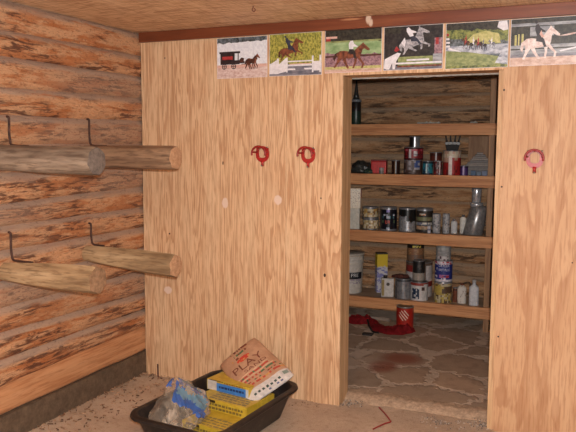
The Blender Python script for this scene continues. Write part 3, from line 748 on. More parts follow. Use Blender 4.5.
# crumpled dark bag at the left end
def lump(rx, ry, rz, seed, amp=.25, fr=2.2, sub=4, flat=True):
    bm = bmesh.new(); bmesh.ops.create_icosphere(bm, subdivisions=sub, radius=1)
    for v in bm.verts:
        d = v.co.normalized()
        k = 1 + amp * (nz(d.x * fr + seed, d.y * fr, d.z * fr) + .6 * abs(nz(d.x * fr * 2.3, d.y * fr * 2.3 + seed, d.z * fr * 2.3)))
        v.co = Vector((d.x * rx * k, d.y * ry * k, d.z * rz * k))
        if flat and v.co.z < 0: v.co.z *= .15
    zmin = min(v.co.z for v in bm.verts)
    for v in bm.verts: v.co.z -= zmin; 
    for f in bm.faces: f.smooth = True
    return bm
o = obj('crumpled_bag', lump(.098, .08, .085, 3, .35, 2.6), c_(66, 66, 62, .3, 0, .4)); o.location = (-1.91, 2.14, S2)
tag(o, 'crumpled dark grey plastic bag at the left end of the second board down', 'bag')
o = obj('crumpled_rag', lump(.045, .04, .035, 8, .3, 2.6), c_(52, 74, 62, .6, 0, .3)); o.location = (-1.83, 2.075, S2)
tag(o, 'small dark green rag between the dark plastic bag and the red box', 'rag')

# --- top board
t = thing('oil_bottle', 'tall dark bottle with pointed spout at the left end of the top board', 'bottle', (-1.972, 2.12, S1), 0)
bm = bmesh.new(); lathe(bm, [(.044, 0, 0), (.046, .004, 0), (.046, .085, 0), (.046, .12, 1), (.044, .20, 1), (.034, .225, 1)], 28); obj('body', bm, [c_(40, 56, 46, .35), c_(34, 32, 32, .3)], t)
bm = bmesh.new(); lathe(bm, [(.0475, .205), (.0475, .228)], 28); obj('collar', bm, c_(116, 122, 128, .35), t)
bm = bmesh.new(); lathe(bm, [(.033, .228), (.022, .27), (.013, .33), (.006, .40)], 20); obj('spout', bm, c_(46, 48, 48, .3), t)
for i, (sx, sy, lab) in enumerate(((-1.285, 2.014, 'longer scrap of white paper lying on the top board edge'), (-.905, 2.014, 'short white paper scrap lying near the right end of the top board'))):
    bm = bmesh.new(); n = 16; pv = None; L = (.20, .06)[i]
    for k in range(n + 1):
        u = k / n; hz = .010 + .022 * abs(nz(u * 6, i * 5, 2))
        cur = [bm.verts.new((L * (u - .5), dy, hz * q)) for dy, q in ((-.010, .15), (0, 1), (.010, .6), (.02, .1))]
        if pv:
            for q in range(3): bm.faces.new((pv[q], cur[q], cur[q + 1], pv[q + 1]))
        pv = cur
    bmesh.ops.solidify(bm, geom=bm.faces[:], thickness=.001)
    o = obj('paper_scrap', bm, c_(240, 236, 226, .8)); o.location = (sx, sy, S1 + .0022); tag(o, lab, 'paper scrap')

# --- third board
t = thing('carton', 'white carton standing at the left end of the third board down under a speckled one', 'carton', (-1.965, 2.105, S3), .22)
bm = bmesh.new(); box(bm, -.046, .046, -.04, .04, 0, .19, .003); obj('body', bm, c_(206, 200, 186, .6), t)
t = thing('carton', 'speckled cream carton with red side on top of the white carton', 'carton', (-1.960, 2.105, S3 + .1902), .27)
bm = bmesh.new(); rnd = random.Random(4)
box(bm, -.052, .046, -.04, .04, 0, .185, .003); obj('body', bm, pm('speckled_card', col(150, 116, 96), col(222, 206, 180), 110, lo=.36, hi=.46), t)
bm = bmesh.new(); box(bm, .0462, .052, -.039, .039, .10, .18); obj('red_panel', bm, c_(128, 40, 40), t)
def p_tan(s):
    def f(a, v):
        q = mini(s)(int(a // 13), int(v * 6))
        if v < .1 or v > .88: return 's'
        return 'y' if q < .34 else ('c' if q < .72 else 'b')
    return f
TANK = dict(s=tin(110, .4), y=c_(190, 150, 84), c=c_(206, 190, 156), b=c_(120, 88, 58))
CRK = dict(s=tin(110, .4), y=c_(196, 172, 120), c=c_(218, 206, 180), b=c_(150, 120, 84))
can('paint_can', 'cream labelled tin right of the white carton, lower of two', 'paint can', -1.820, 2.13, S3, .074, .106, CRK, p_tan(21))
can('paint_can', 'tan labelled tin right of the speckled carton, stacked on a cream one', 'paint can', -1.824, 2.13, S3 + .1062, .074, .104, TANK, p_tan(25))
def p_blackcan(a, v):
    q = mini(31)(int((a + 4) // 11), int(v * 9))
    if v < .07 or v > .93: return 's'
    if abs(a) < 42:
        if .52 < v < .72: return 'w' if q < .45 else ('c' if q < .6 else 'k')
        if .3 < v < .48: return 'r' if -24 < a < 4 and q < .8 else ('g' if q < .45 else 'k')
        if v < .16: return 'w' if abs(a + 6) < 10 else 'k'
        if v > .8 and abs(a + 4) < 10: return 'p'
    return 'k'
can('paint_can', 'black paint can with coloured label spots on the third board down', 'paint can', -1.651, 2.125, S3, .0765, .214, dict(s=STEEL, k=c_(24, 24, 32, .3), w=c_(180, 186, 200), c=c_(80, 130, 140), r=c_(190, 80, 64), g=c_(110, 130, 90), p=c_(150, 140, 200)), p_blackcan)
def p_drip(a, v):
    lim = .44 + .16 * nz(a * .06, 4) - (.0 if a > -6 else -.22)
    if v > .95: return 's'
    return 'k' if v > lim else ('l' if mini(33)(int(a // 10), int(v * 12)) < .75 else 's')
can('paint_can', 'silver can with black paint run down its side, right of the black can', 'paint can', -1.481, 2.14, S3, .0765, .211, dict(s=STEEL, k=c_(26, 26, 26, .3), l=tin(170, .35)), p_drip)
def p_strip(a, v):
    q = mini(37)(int(a // 12), int(v * 14))
    if v > .93: return 's'
    if .72 < v < .82 and -40 < a < 10: return 'o' if q < .7 else 'w'
    if .50 < v < .64: return 'g' if q < .8 else 'c'
    if .32 < v < .42: return 'b' if q < .6 else 'w'
    if .1 < v < .27: return 'p' if q < .75 else 'c'
    return 'k'
can('paint_can', 'dark can with orange green and cream label bands on the third board down', 'paint can', -1.330, 2.16, S3, .075, .212, dict(s=STEEL, k=c_(50, 40, 34), o=c_(206, 120, 50), w=c_(220, 212, 196), g=c_(124, 124, 88), c=c_(150, 130, 100), b=c_(120, 124, 140), p=c_(190, 150, 120)), p_strip)
def p_sil(s):
    def f(a, v):
        q = mini(s)(int(a // 24), int(v * 14))
        return 'l' if q < .6 else ('g' if q < .86 else 'd')
    return f
SK = dict(l=c_(176, 174, 174, .4), g=c_(146, 146, 150, .4), d=c_(110, 108, 112, .4))
can('spray_can', 'white and grey spray can next to the banded can on the third board down', 'spray can', -1.213, 2.105, S3, .036, .172, SK, p_sil(41), lid=c_(80, 80, 84))
can('spray_can', 'thinner white and grey spray can, second right of the banded can', 'spray can', -1.131, 2.12, S3, .031, .174, SK, p_sil(44), lid=c_(80, 80, 84))
can('jar', 'tiny white jar tucked before the banded can beside the spray can', 'jar', -1.268, 2.062, S3, .016, .07, dict(w=c_(196, 192, 196), g=c_(120, 124, 150)), lambda a, v: 'g' if .4 < v < .6 else 'w')
def bottle(label, x, y, z, w, d, h, m, capm, neck=.012, capH=.018, rz=0, shoulder=.82, text=None):
    t = thing('squeeze_bottle', label, 'bottle', (x, y, z), face_rz(x, y) + rz)
    bm = bmesh.new(); rings = []; n = 24
    prof = [(.9, 0), (1, .01), (1, shoulder * .5), (1, shoulder - .06), (.93, shoulder), (.62, shoulder + .05), (neck / w * 2, shoulder + .10), (neck / w * 2, 1 - capH / h)]
    for k, (s, v) in enumerate(prof):
        ring = []
        for i in range(n):
            a = 2 * PI * i / n; c, s_ = math.cos(a), math.sin(a)
            e = 1 / (abs(c) ** 3.5 + abs(s_) ** 3.5) ** (1 / 3.5) if k < 5 else 1
            dd = d if k < 6 else min(d, neck * 2)
            ww = w * s
            ring.append(bm.verts.new((ww / 2 * e * c, (dd if k < 5 else max(neck * 2, dd * (s if k == 5 else 0)) if k < 6 else neck * 2) / 2 * e * s_, h * v)))
        rings.append(ring)
    for j in range(len(rings) - 1):
        for i in range(n): bm.faces.new((rings[j][i], rings[j][(i + 1) % n], rings[j + 1][(i + 1) % n], rings[j + 1][i])).smooth = True
    bm.faces.new(rings[0]); bm.faces.new(rings[-1]); obj('body', bm, m, t, smooth=True)
    bm = bmesh.new(); lathe(bm, [(neck * 1.15, h - capH), (neck * 1.15, h - .002), (neck * .9, h)], 18); obj('cap', bm, capm, t)
    return t
bottle('short white bottle between the spray cans and the leaning flask', -1.066, 2.15, S3, .056, .036, .125, c_(196, 194, 194, .4), c_(120, 116, 120))
bottle('taller pale bottle next to the leaning metal flask', -.992, 2.17, S3, .056, .036, .165, c_(204, 200, 192, .4), c_(90, 84, 84))
# leaning metal flask
t = thing('metal_flask', 'large brushed metal flask leaning to the right post, with a bright cup on top', 'flask', (-.905, 2.15, S3), face_rz(-.9, 2.15))
brush = M(156, 154, 154, .30, .45, .2)
bm = bmesh.new(); lathe(bm, [(.082, 0), (.086, .006), (.080, .12), (.072, .236), (.062, .250), (.05, .256)], 40)
for v in bm.verts: v.co.x += .20 * v.co.z; v.co.z -= .06 * v.co.x * (v.co.z / .25)
obj('body', bm, brush, t)
bm = bmesh.new(); lathe(bm, [(.046, .238), (.054, .250), (.056, .262), (.054, .276), (.04, .278)], 32, .026, 0); obj('collar', bm, tin(190, .3), t)
bm = bmesh.new(); lathe(bm, [(.034, .278), (.040, .284), (.042, .395), (.040, .40), (.036, .40), (.034, .394)], 32, .024, 0); obj('cup', bm, tin(190, .22), t)
bm = bmesh.new(); tube(bm, spline([(.112, -.01, .20), (.128, -.012, .185), (.122, -.012, .10), (.096, -.01, .08)], 5), .006, 8); obj('handle', bm, c_(60, 58, 60), t)

# --- bottom board
t = thing('plastic_bucket', 'white ribbed plastic bucket with black label, half hidden by the left door jamb', 'bucket', (-2.042, 2.19, S4), face_rz(-2.04, 2.19) - .0)
bk = c_(206, 200, 190, .5)
def p_bk(a, v):
    if .38 < v < .56 and -12 < a < 64: return 'k'
    if .24 < v < .38 and -6 < a < 56: return 'g' if mini(51)(int(a // 8), int(v * 30)) < .5 else 'w'
    return 'w'
bm, ms = body_mesh(.122, .365, dict(w=bk, k=c_(28, 30, 36), g=c_(168, 158, 168)), p_bk, 60, 40, 1.10)
obj('body', bm, ms, t)
bm = bmesh.new()
for k, zz in enumerate((.285, .31, .335, .352)): lathe(bm, [(.128, zz - .006), (.139, zz - .003), (.139, zz + .003), (.128, zz + .006)], 44, cap=False)
obj('rim_rib', bm, bk, t)
bm = bmesh.new(); lathe(bm, [(.142, .352), (.144, .372), (.136, .376), (.01, .374)], 44); obj('lid', bm, c_(196, 186, 172, .5), t)
obj('lettering', wrap_text('PRE', .1275, .173, .036, .075, math.radians(25)), c_(226, 226, 226), t)
# yellow tall box
def p_none(a, v): return 'a'
t = thing('tall_box', 'tall yellow and white box with blue print at the back of the bottom board', 'box', (-1.756, 2.29, S4), .50)
bm = bmesh.new(); box(bm, -.05, .05, -.045, .045, 0, .375, .003)
ym = NT('yellow_blue_card'); v = ym.obj(); s_ = ym.sep(v)
n1 = ym.noise(ym.mapped(v, (55, 55, 30)), 1, 2); n2 = ym.noise(ym.mapped(v, (30, 30, 60)), 1, 3)
cc = ym.mix(ym.step(n2, .5, .54), col(200, 196, 200), col(126, 126, 180))
cc = ym.mix(ym.step(ym.math('ADD', s_[2], ym.math('MULTIPLY', n1, .05)), .265, .28), cc, col(214, 184, 40))
cc = ym.mix(ym.step(s_[2], .362, .366), cc, col(60, 48, 30))
obj('body', bm, ym.done(cc, .5), t)
bm = bmesh.new(); box(bm, .0502, .0512, -.043, .043, .004, .37); obj('dark_side', bm, c_(74, 62, 56), t)
# rectangular solvent tin
t = thing('solvent_tin', 'rectangular tin with white front and yellow striped side on the bottom board', 'tin', (-1.650, 2.125, S4), .30)
bm = bmesh.new(); box(bm, -.056, .056, -.034, .034, 0, .17, .005); obj('body', bm, c_(206, 200, 194, .45), t)
bm = bmesh.new()
for i, (z0, z1) in enumerate(((.002, .05), (.05, .095), (.095, .125), (.125, .166))): box(bm, -.0575, -.0562, -.032, .032, z0, z1, 0, i)
obj('side_stripes', bm, [c_(96, 96, 100), c_(140, 44, 36), c_(208, 170, 40), c_(50, 40, 36)], t)
bm = bmesh.new(); box(bm, -.052, -.03, -.0352, -.0343, .01, .16); obj('yellow_edge', bm, c_(150, 128, 70), t)
bm = bmesh.new(); lathe(bm, [(.0155, 0), (.0155, .0012)], 20); bmesh.ops.rotate(bm, verts=bm.verts, matrix=Matrix.Rotation(PI / 2, 3, 'X'), cent=(0, 0, 0)); bmesh.ops.translate(bm, verts=bm.verts, vec=(.004, -.0340, .118)); obj('round_mark', bm, c_(66, 46, 40), t)
bm = bmesh.new(); lathe(bm, [(.018, .17), (.018, .192), (.015, .195)], 20, -.02, 0); obj('cap', bm, c_(46, 36, 32), t)
bm = bmesh.new(); lathe(bm, [(.062, 0), (.066, .004), (.068, .21), (.064, .215)], 32)
can('paint_can', 'bare steel paint can right of the white fronted tin, dark rag on its lid', 'paint can', -1.499, 2.115, S4, .073, .186, dict(s=tin(140, .3), d=tin(80, .4)), lambda a, v: 'd' if (v > .9 or a < -50) else 's', lid=c_(70, 60, 54), wire=True)
bm = lump(.075, .055, .026, 5, .35, 2.8); o = obj('crumpled_rag', bm, c_(92, 50, 40, .9, 0, .3)); o.location = (-1.525, 2.12, S4 + .186); tag(o, 'dark reddish brown rag lying on the bare steel paint can', 'rag')
# big pail at the back with a tin on it
def p_pail(a, v):
    if v > .93: return 'd'
    if a < -28: return 'r' if v > .72 else 'w'
    if a > 28: return 'r' if .30 < v < .46 else 'w'
    return 'd'
can('paint_pail', 'wide white and red pail at the back of the bottom board behind the stacked tins', 'pail', -1.398, 2.30, S4, .122, .32, dict(w=c_(198, 190, 188), r=c_(140, 40, 34), d=c_(104, 84, 72)), p_pail)
def p_blk(a, v):
    q = mini(61)(int((a + 3) // 8), int(v * 20))
    if v > .76: return 'y' if (-22 < a < 34 and .82 < v < .93 and q < .7) else 'k'
    if v > .38: return 'b' if q < .7 else 'c'
    return 'g' if q < .5 else 'b2'
can('paint_can', 'tin with black and yellow band around a tan label, on top of the wide pail', 'paint can', -1.436, 2.30, S4 + .3205, .078, .165, dict(k=c_(26, 22, 22), y=c_(226, 200, 90), b=c_(150, 104, 72), c=c_(172, 130, 92), g=c_(110, 92, 80), b2=c_(132, 96, 72)), p_blk, lid=c_(40, 36, 34))
def p_navy(a, v):
    q = mini(66)(int((a + 30) // 7), int(v * 9))
    if v > .93: return 'r'
    if v > .86 and a < 30: return 'r'
    if -52 < a < -2 and .12 < v < .68: return 'n' if q < .72 else 'w'
    if 18 < a < 36 and .58 < v < .76: return 'd'
    return 'w'
can('paint_can', 'white paint can with navy label blocks under the black topped tin', 'paint can', -1.353, 2.115, S4, .079, .168, dict(w=c_(206, 202, 200), n=c_(30, 50, 78), r=c_(150, 60, 50), d=c_(80, 52, 48)), p_navy)
def p_q(a, v):
    q = mini(70)(int(a // 12), int(v * 10))
    if v > .42: return 'k2' if (abs(a - 4) < 22 and .6 < v < .85 and q < .5) else 'k'
    return 's' if v > .06 else 'd'
can('paint_can', 'black topped quart tin standing on the white can with navy label', 'paint can', -1.360, 2.115, S4 + .1682, .054, .190, dict(k=c_(26, 24, 24), k2=c_(74, 66, 62), s=c_(160, 150, 140, .4), d=c_(110, 100, 92)), p_q, lid=STEELD)
def p_y(a, v):
    q = mini(75)(int((a + 5) // 11), int(v * 10))
    if v > .93: return 's'
    if .45 < v < .82: return 'b' if (a > -5 and q < .8) else 'y'
    return 'c' if q < .5 else ('y' if q < .8 else 'b')
can('paint_can', 'yellow and brown labelled can at the bottom of the tall stack', 'paint can', -1.141, 2.115, S4, .078, .19, dict(s=STEEL, y=c_(186, 160, 76), b=c_(90, 66, 48), c=c_(196, 182, 148)), p_y)
def p_b(a, v):
    q = mini(78)(int(a // 9), int(v * 16))
    if v > .86: return 'w' if q < .7 else 'r'
    if v < .1: return 'w'
    if .2 < v < .36 and -30 < a < 40: return 'p' if q < .5 else ('r' if q < .75 else 'b')
    if v < .2 and -30 < a < 40: return 'b' if q < .7 else 'w'
    return 'b' if a > -42 else ('w' if q < .3 else 'b')
t = can('paint_can', 'blue can with white lettering in the middle of the tall stack', 'paint can', -1.140, 2.115, S4 + .1902, .0775, .186, dict(b=c_(40, 52, 128), w=c_(214, 208, 218), r=c_(176, 60, 70), p=c_(180, 110, 160)), p_b)
obj('lettering', wrap_text('DRYLOK', .0763, .142, .026, .098, .06), c_(228, 226, 232), t)
obj('lettering', wrap_text('FAST PLUG', .0763, .105, .022, .100, .08), c_(228, 226, 232), t)
def p_g(a, v):
    q = mini(80)(int(a // 14), int(v * 8))
    if v < .3: return 'w' if q < .6 else ('d' if abs(a) < 40 else 'g')
    return 'g' if q < .75 else 'l'
can('paint_can', 'light grey can at the top of the tall stack, touching the board above', 'paint can', -1.145, 2.115, S4 + .3764, .066, .13, dict(g=c_(146, 146, 146, .4), l=c_(166, 166, 164, .4), w=c_(196, 190, 190), d=c_(90, 60, 70)), p_g)
can('jar', 'small brown jar between the tall stack and the speckled white bottle', 'jar', -1.038, 2.15, S4, .022, .13, dict(b=c_(120, 66, 44, .3), d=c_(84, 46, 34)), lambda a, v: 'd' if v > .8 else 'b')
bt_ = bottle('white bottle with brown drips and a wire loop, left of the plain white bottle', -.978, 2.125, S4, .078, .05, .178, pm('dripped_plastic', col(120, 76, 52), col(206, 200, 192), 34, (1, 1, .5), .36, .44), c_(110, 58, 40), .013, .02, 0, .8)
bm = bmesh.new(); tube(bm, spline([(.0, 0, .172), (.03, -.01, .186), (.055, -.01, .192), (.07, -.01, .176), (.064, -.01, .15)], 5), .004, 6); obj('wire_loop', bm, c_(44, 38, 36), bt_)
bottle('plain white flat bottle at the right end of the bottom board', -.868, 2.085, S4, .082, .05, .222, c_(206, 206, 210, .4), c_(190, 188, 188), .014, .022, 0, .72)

# ------------------------------------------------------------------ store room floor
def p_rc(a, v):
    return 'd' if v > .95 else 'r'
t = can('coffee_can', 'red coffee can with white striped emblem standing on the flagstones', 'can', -1.440, 1.955, FZ, .077, .188, dict(r=c_(176, 40, 30, .35), d=c_(110, 84, 60)), p_rc, lid=c_(112, 88, 60))
bm = bmesh.new(); rr = .0768
for i in range(4):
    # four slanting bars inside a round outline
    o0 = (i - 1.5) * .022
    pts = []
    L0 = math.sqrt(max(0, (.046 ** 2) - o0 ** 2))
    for w_ in (-.0042, .0042):
        for e in ((-L0, L0) if w_ < 0 else (L0, -L0)):
            a_, b_ = e, o0 + w_
            pts.append((a_ * math.cos(-.85) - b_ * math.sin(-.85), a_ * math.sin(-.85) + b_ * math.cos(-.85)))
    seg = 6; prev = None
    for k in range(seg + 1):
        u = k / seg
        A = (pts[0][0] + (pts[1][0] - pts[0][0]) * u, pts[0][1] + (pts[1][1] - pts[0][1]) * u)
        B = (pts[3][0] + (pts[2][0] - pts[3][0]) * u, pts[3][1] + (pts[2][1] - pts[3][1]) * u)
        cur = [bm.verts.new((rr * math.sin((p[0] - .012) / rr), -rr * math.cos((p[0] - .012) / rr), .115 + p[1])) for p in (A, B)]
        if prev: bm.faces.new((prev[0], cur[0], cur[1], prev[1]))
        prev = cur
obj('striped_emblem', bm, c_(232, 210, 190), t)
# red cloth
def cloth(spine, name, m, seed):
    P = spline([s[:2] + (0,) for s in spine], 9); Wd = spline([(s[2], s[3], 0) for s in spine], 9)
    bm = bmesh.new(); rows = []; n = 18
    for i, p in enumerate(P):
        a = P[max(i - 1, 0)]; b = P[min(i + 1, len(P) - 1)]; d = (b - a).normalized(); s = Vector((-d.y, d.x, 0))
        w_, h_ = Wd[i].x, Wd[i].y; row = []
        for k in range(n + 1):
            t_ = 2 * k / n - 1
            w2 = w_ * (1 + .18 * nz(i * .25, t_ * 1.2, seed))
            q = p + s * (t_ * w2)
            z = FZ + .003 + h_ * max(0, 1 - abs(t_) ** 2.2) * (.75 + .55 * nz(i * .22, t_ * 2.4, seed) + .3 * abs(nz(i * .5, t_ * 5, seed)))
            row.append(bm.verts.new((q.x, q.y, max(z, FZ + .003))))
        rows.append(row)
    for i in range(len(rows) - 1):
        for k in range(n): bm.faces.new((rows[i][k], rows[i][k + 1], rows[i + 1][k + 1], rows[i + 1][k])).smooth = True
    bmesh.ops.solidify(bm, geom=bm.faces[:], thickness=-.004)
    return bm
t = thing('red_cloth', 'crumpled dark red cloth bag on the flagstones before the coffee can', 'cloth', (0, 0, 0))
obj('fabric', cloth([(-1.955, 1.93, .06, .02), (-1.89, 1.93, .10, .06), (-1.80, 1.95, .11, .065), (-1.715, 1.92, .06, .045), (-1.65, 1.83, .07, .035), (-1.55, 1.73, .09, .035), (-1.46, 1.73, .11, .055), (-1.385, 1.77, .08, .065), (-1.32, 1.83, .04, .03)], 'fabric', None, 4), c_(176, 34, 42, .75, 0, .25), t)
bm = bmesh.new(); tube(bm, spline([(-1.735, 1.84, FZ + .055), (-1.70, 1.77, FZ + .025), (-1.66, 1.70, FZ + .010), (-1.62, 1.63, FZ + .010), (-1.57, 1.62, FZ + .01)], 6), .009, 8); obj('strap', bm, c_(24, 20, 22), t)
bm = bmesh.new(); box(bm, -1.69, -1.60, 1.52, 1.58, FZ, FZ + .015, .005); obj('buckle', bm, c_(28, 24, 26), t)
bm = bmesh.new(); tube(bm, [(-2.25, 2.075, FZ + .02), (-1.60, 2.045, FZ + .02)], .019, 14)
tag(obj('pipe', bm, c_(150, 132, 118)), 'pale grey pipe lying on the flagstones along the bottom shelf', 'pipe')

# ------------------------------------------------------------------ tub and what lies in it
TUB = Matrix.Translation((-1.862, -.655, .004)) @ Matrix.Rotation(math.radians(-5.5), 4, 'Z')
def rring(bm, hx, hy, r, z, n=8, wav=0):
    out = []
    for cx, cy, a0 in ((hx - r, hy - r, 0), (-hx + r, hy - r, 90), (-hx + r, -hy + r, 180), (hx - r, -hy + r, 270)):
        for i in range(n + 1):
            a = math.radians(a0 + 90 * i / n); out.append(bm.verts.new((cx + r * math.cos(a), cy + r * math.sin(a), z + wav * nz(cx * 3 + i * .2, cy * 3, 2))))
    return out
t = thing('mixing_tub', 'black plastic mixing tub on the dirt floor before the plywood wall', 'tub'); t.matrix_world = TUB
bm = bmesh.new(); rr_ = []
for hx, hy, r, z in ((.205, .36, .07, 0), (.225, .38, .085, .012), (.272, .427, .10, .150), (.279, .433, .10, .172), (.306, .458, .115, .170), (.312, .464, .12, .178), (.309, .462, .12, .190), (.292, .445, .11, .196), (.278, .431, .10, .192), (.268, .423, .10, .165), (.222, .376, .085, .018), (.200, .355, .07, .010)):
    rr_.append(rring(bm, hx, hy, r, z, 8, .002))
for a, b in zip(rr_, rr_[1:]):
    for i in range(len(a)): bm.faces.new((a[i], a[(i + 1) % len(a)], b[(i + 1) % len(a)], b[i])).smooth = True
bm.faces.new(rr_[0][::-1]); bm.faces.new(rr_[-1])
tm = NT('black_tub'); n1 = tm.noise(tm.mapped(tm.obj(), (14, 14, 14)), 1, 5, .7); tm.bump(n1, .3, .006)
obj('shell', bm, tm.done(tm.ramp(n1, [(.46, col(28, 23, 22)), (.62, col(50, 40, 36)), (.78, col(96, 78, 66))]), .5), t, smooth=True)
yel = [col(214, 184, 46), col(196, 166, 40)]
ycard = pm('yellow_card', col(186, 154, 44), col(208, 180, 66), 26)
def ybox(label, p0, ang, L, Dp, z0, h, kind):
    t = thing('yellow_carton', label, 'carton', (p0[0], p0[1], z0), ang, 'yellow cartons in the tub')
    bm = bmesh.new(); box(bm, 0, L, 0, Dp, 0, h, .003); obj('body', bm, ycard, t)
    rnd = random.Random(kind)
    dk = c_(120, 100, 52); gr = c_(140, 128, 90)
    if kind == 1:
        bm = bmesh.new(); box(bm, .006, L * .24, -.0012, -.0002, .004, h * .93); obj('white_panel', bm, c_(206, 198, 190), t)
        bm = bmesh.new(); box(bm, L * .24, L * .93, -.0014, -.0002, .003, h * .80); obj('blue_label', bm, c_(64, 126, 200), t)
        bm = bmesh.new(); box(bm, L * .93, L - .003, -.0012, -.0002, .003, h * .8); obj('white_edge', bm, c_(206, 206, 208), t)
        bm = bmesh.new(); x = L * .30
        while x < L * .88:
            w_ = rnd.uniform(.010, .022); box(bm, x, x + w_, -.0022, -.0013, h * .36, h * .56); x += w_ + .005
        obj('print', bm, c_(24, 50, 100), t)
        bm = bmesh.new(); box(bm, .02, L * .40, -.0014, -.0002, h * .94, h * .995); obj('dark_slot', bm, c_(50, 36, 22), t)
        bm = bmesh.new(); x = L * .42
        while x < L * .86:
            w_ = rnd.uniform(.008, .02); box(bm, x, x + w_, -.0022, -.0003, h * .84, h * .95); x += w_ + .005
        obj('print', bm, c_(150, 100, 30), t)
    else:
        bm = bmesh.new(); box(bm, .03, L * .38, -.0014, -.0002, h * .72, h * .95); obj('dark_slot', bm, c_(60, 44, 26), t)
        bm = bmesh.new()
        for row in range(4):
            x = L * .22
            while x < L * .92:
                w_ = rnd.uniform(.012, .035); y0 = .015 + row * .03
                box(bm, x, x + w_, y0, y0 + rnd.uniform(.010, .018), h + .0002, h + .001); x += w_ + .008
        obj('print', bm, gr, t)
        bm = bmesh.new()
        for row in range(2):
            x = L * .06
            while x < L * .9:
                w_ = rnd.uniform(.010, .024); box(bm, x, x + w_, -.0016, -.0003, h * (.14 + .34 * row), h * (.34 + .34 * row)); x += w_ + .006
        obj('print', bm, dk, t)
YA = -.17
ybox('yellow carton with blue label on its side, topmost of three in the tub', (-2.062, -.440), YA, .315, .17, .150, .066, 1)
ybox('yellow carton with grey print on top, middle of three in the tub', (-2.062, -.560), YA, .365, .28, .0835, .066, 2)
ybox('yellow carton lying lowest of three in the tub, nearest the front', (-2.035, -.770), YA, .335, .36, .0165, .066, 3)

# paper sand bag
c4 = [Vector(p) for p in ((-2.050, -.285, .243), (-1.905, -.105, .388), (-1.563, -.285, .252), (-1.728, -.505, .128))]     # L, T, R, B
_c = (c4[0] + c4[1] + c4[2] + c4[3]) / 4; c4 = [_c + (p - _c) * 1.08 + Vector((0, 0, .006)) for p in c4]
bl = (c4[1] - c4[0]).cross(c4[2] - c4[1]).normalized()
nrm = -bl if bl.y > 0 else bl
def bagS(u, v, side):
    """u: along the lines of print 0..1, v: from the top edge of the bag to its white end 0..1"""
    p = (c4[0] * (1 - u) + c4[1] * u) * (1 - v) + (c4[3] * (1 - u) + c4[2] * u) * v
    k = (1 - abs(2 * u - 1) ** 3.2) * (1 - abs(2 * v - 1) ** 4)
    k = max(k, 0) ** .6
    h = (.040 if side > 0 else .018) * k + .010 * k * nz(u * 3, v * 3, 4 + side) + .0035 * k * nz(u * 9, v * 7, 9)
    rnd = .05 * (abs(2 * u - 1) ** 6) * (abs(2 * v - 1) ** 6)
    ctr = (c4[0] + c4[1] + c4[2] + c4[3]) / 4
    return p + (ctr - p) * rnd + nrm * (h * side)
def bag_paint(u, v):
    if v > .835:
        return 'w'
    for z0, cols in ((.03, None),): pass
    def rowp(v0, v1, u0, u1, cs, s, dens=.62, cell=26):
        if v0 < v < v1 and u0 < u < u1:
            q = random.Random(s * 977 + int(u * cell)).random()
            if q < dens: return cs[int(q * 100) % len(cs)]
        return None
    for a in ((.035, .085, .30, .74, ['b'], 1, .85, 34), (.12, .17, .34, .66, ['b', 'g'], 2, .8, 34), (.19, .23, .24, .50, ['b', 'o'], 3, .7, 30),
              (.575, .605, .10, .80, ['g', 'r', 'r'], 7, .7, 24), (.65, .68, .08, .90, ['r', 'g'], 8, .75, 24), (.705, .73, .06, .96, ['g', 'b', 'r'], 9, .6, 26), (.755, .78, .04, .98, ['r', 'o'], 10, .85, 20)):
        q = rowp(*a)
        if q: return q
    if ((u - .47) / .16) ** 2 + ((v - .275) / .045) ** 2 < 1: return 'R' if random.Random(int(u * 40) * 7 + int(v * 60)).random() < .8 else 'o'
    if .545 < v < .562 and .10 < u < .82: return 'c'
    if .615 < v < .64 and .08 < u < .88: return 'c'
    return 'k'
t = thing('sand_bag', 'brown paper sack with red and brown print and white end, leaning in the tub', 'sack')
keys = dict(k=pm('kraft_paper', col(172, 130, 102), col(194, 152, 122), 12), w=c_(206, 198, 192, .7), b=c_(126, 66, 48, .8), g=c_(86, 112, 78, .8), r=c_(186, 76, 60, .8), R=c_(206, 70, 52, .8), o=c_(206, 150, 90, .8), c=c_(214, 178, 146, .8))
ks = list(keys); bm = bmesh.new(); NU, NV = 72, 96
top = [[bm.verts.new(bagS(i / NU, j / NV, 1)) for j in range(NV + 1)] for i in range(NU + 1)]
for i in range(NU):
    for j in range(NV):
        f = bm.faces.new((top[i][j], top[i + 1][j], top[i + 1][j + 1], top[i][j + 1])); f.smooth = True
        f.material_index = ks.index(bag_paint((i + .5) / NU, (j + .5) / NV))
bot = [[(top[i][j] if i in (0, NU) or j in (0, NV) else bm.verts.new(bagS(i / NU, j / NV, -1))) for j in range(NV + 1)] for i in range(NU + 1)]
for i in range(NU):
    for j in range(NV):
        f = bm.faces.new((bot[i][j], bot[i][j + 1], bot[i + 1][j + 1], bot[i + 1][j])); f.smooth = True
        f.material_index = ks.index('w' if j > NV * .835 else 'k')
obj('sack', bm, [keys[k] for k in ks], t)
def bag_text(s, v0, v1, u0, u1, m, name='lettering'):
    V, F = text_geom(s); xs = [q[0] for q in V]; ys = [q[1] for q in V]
    bm = bmesh.new(); vs = []
    for x, y in V:
        u = u0 + (u1 - u0) * (x - min(xs)) / (max(xs) - min(xs)); v = v1 + (v0 - v1) * (y - min(ys)) / (max(ys) - min(ys))
        vs.append(bm.verts.new(bagS(u, v, 1) + nrm * .0022))
    for f in F:
        try: bm.faces.new([vs[i] for i in f])
        except ValueError: pass
    obj(name, bm, m, t)
bag_text('PLAY', .335, .455, .12, .82, c_(122, 66, 48, .8))
bag_text('SAND', .48, .535, .30, .82, c_(122, 66, 48, .8))
bm = bmesh.new()
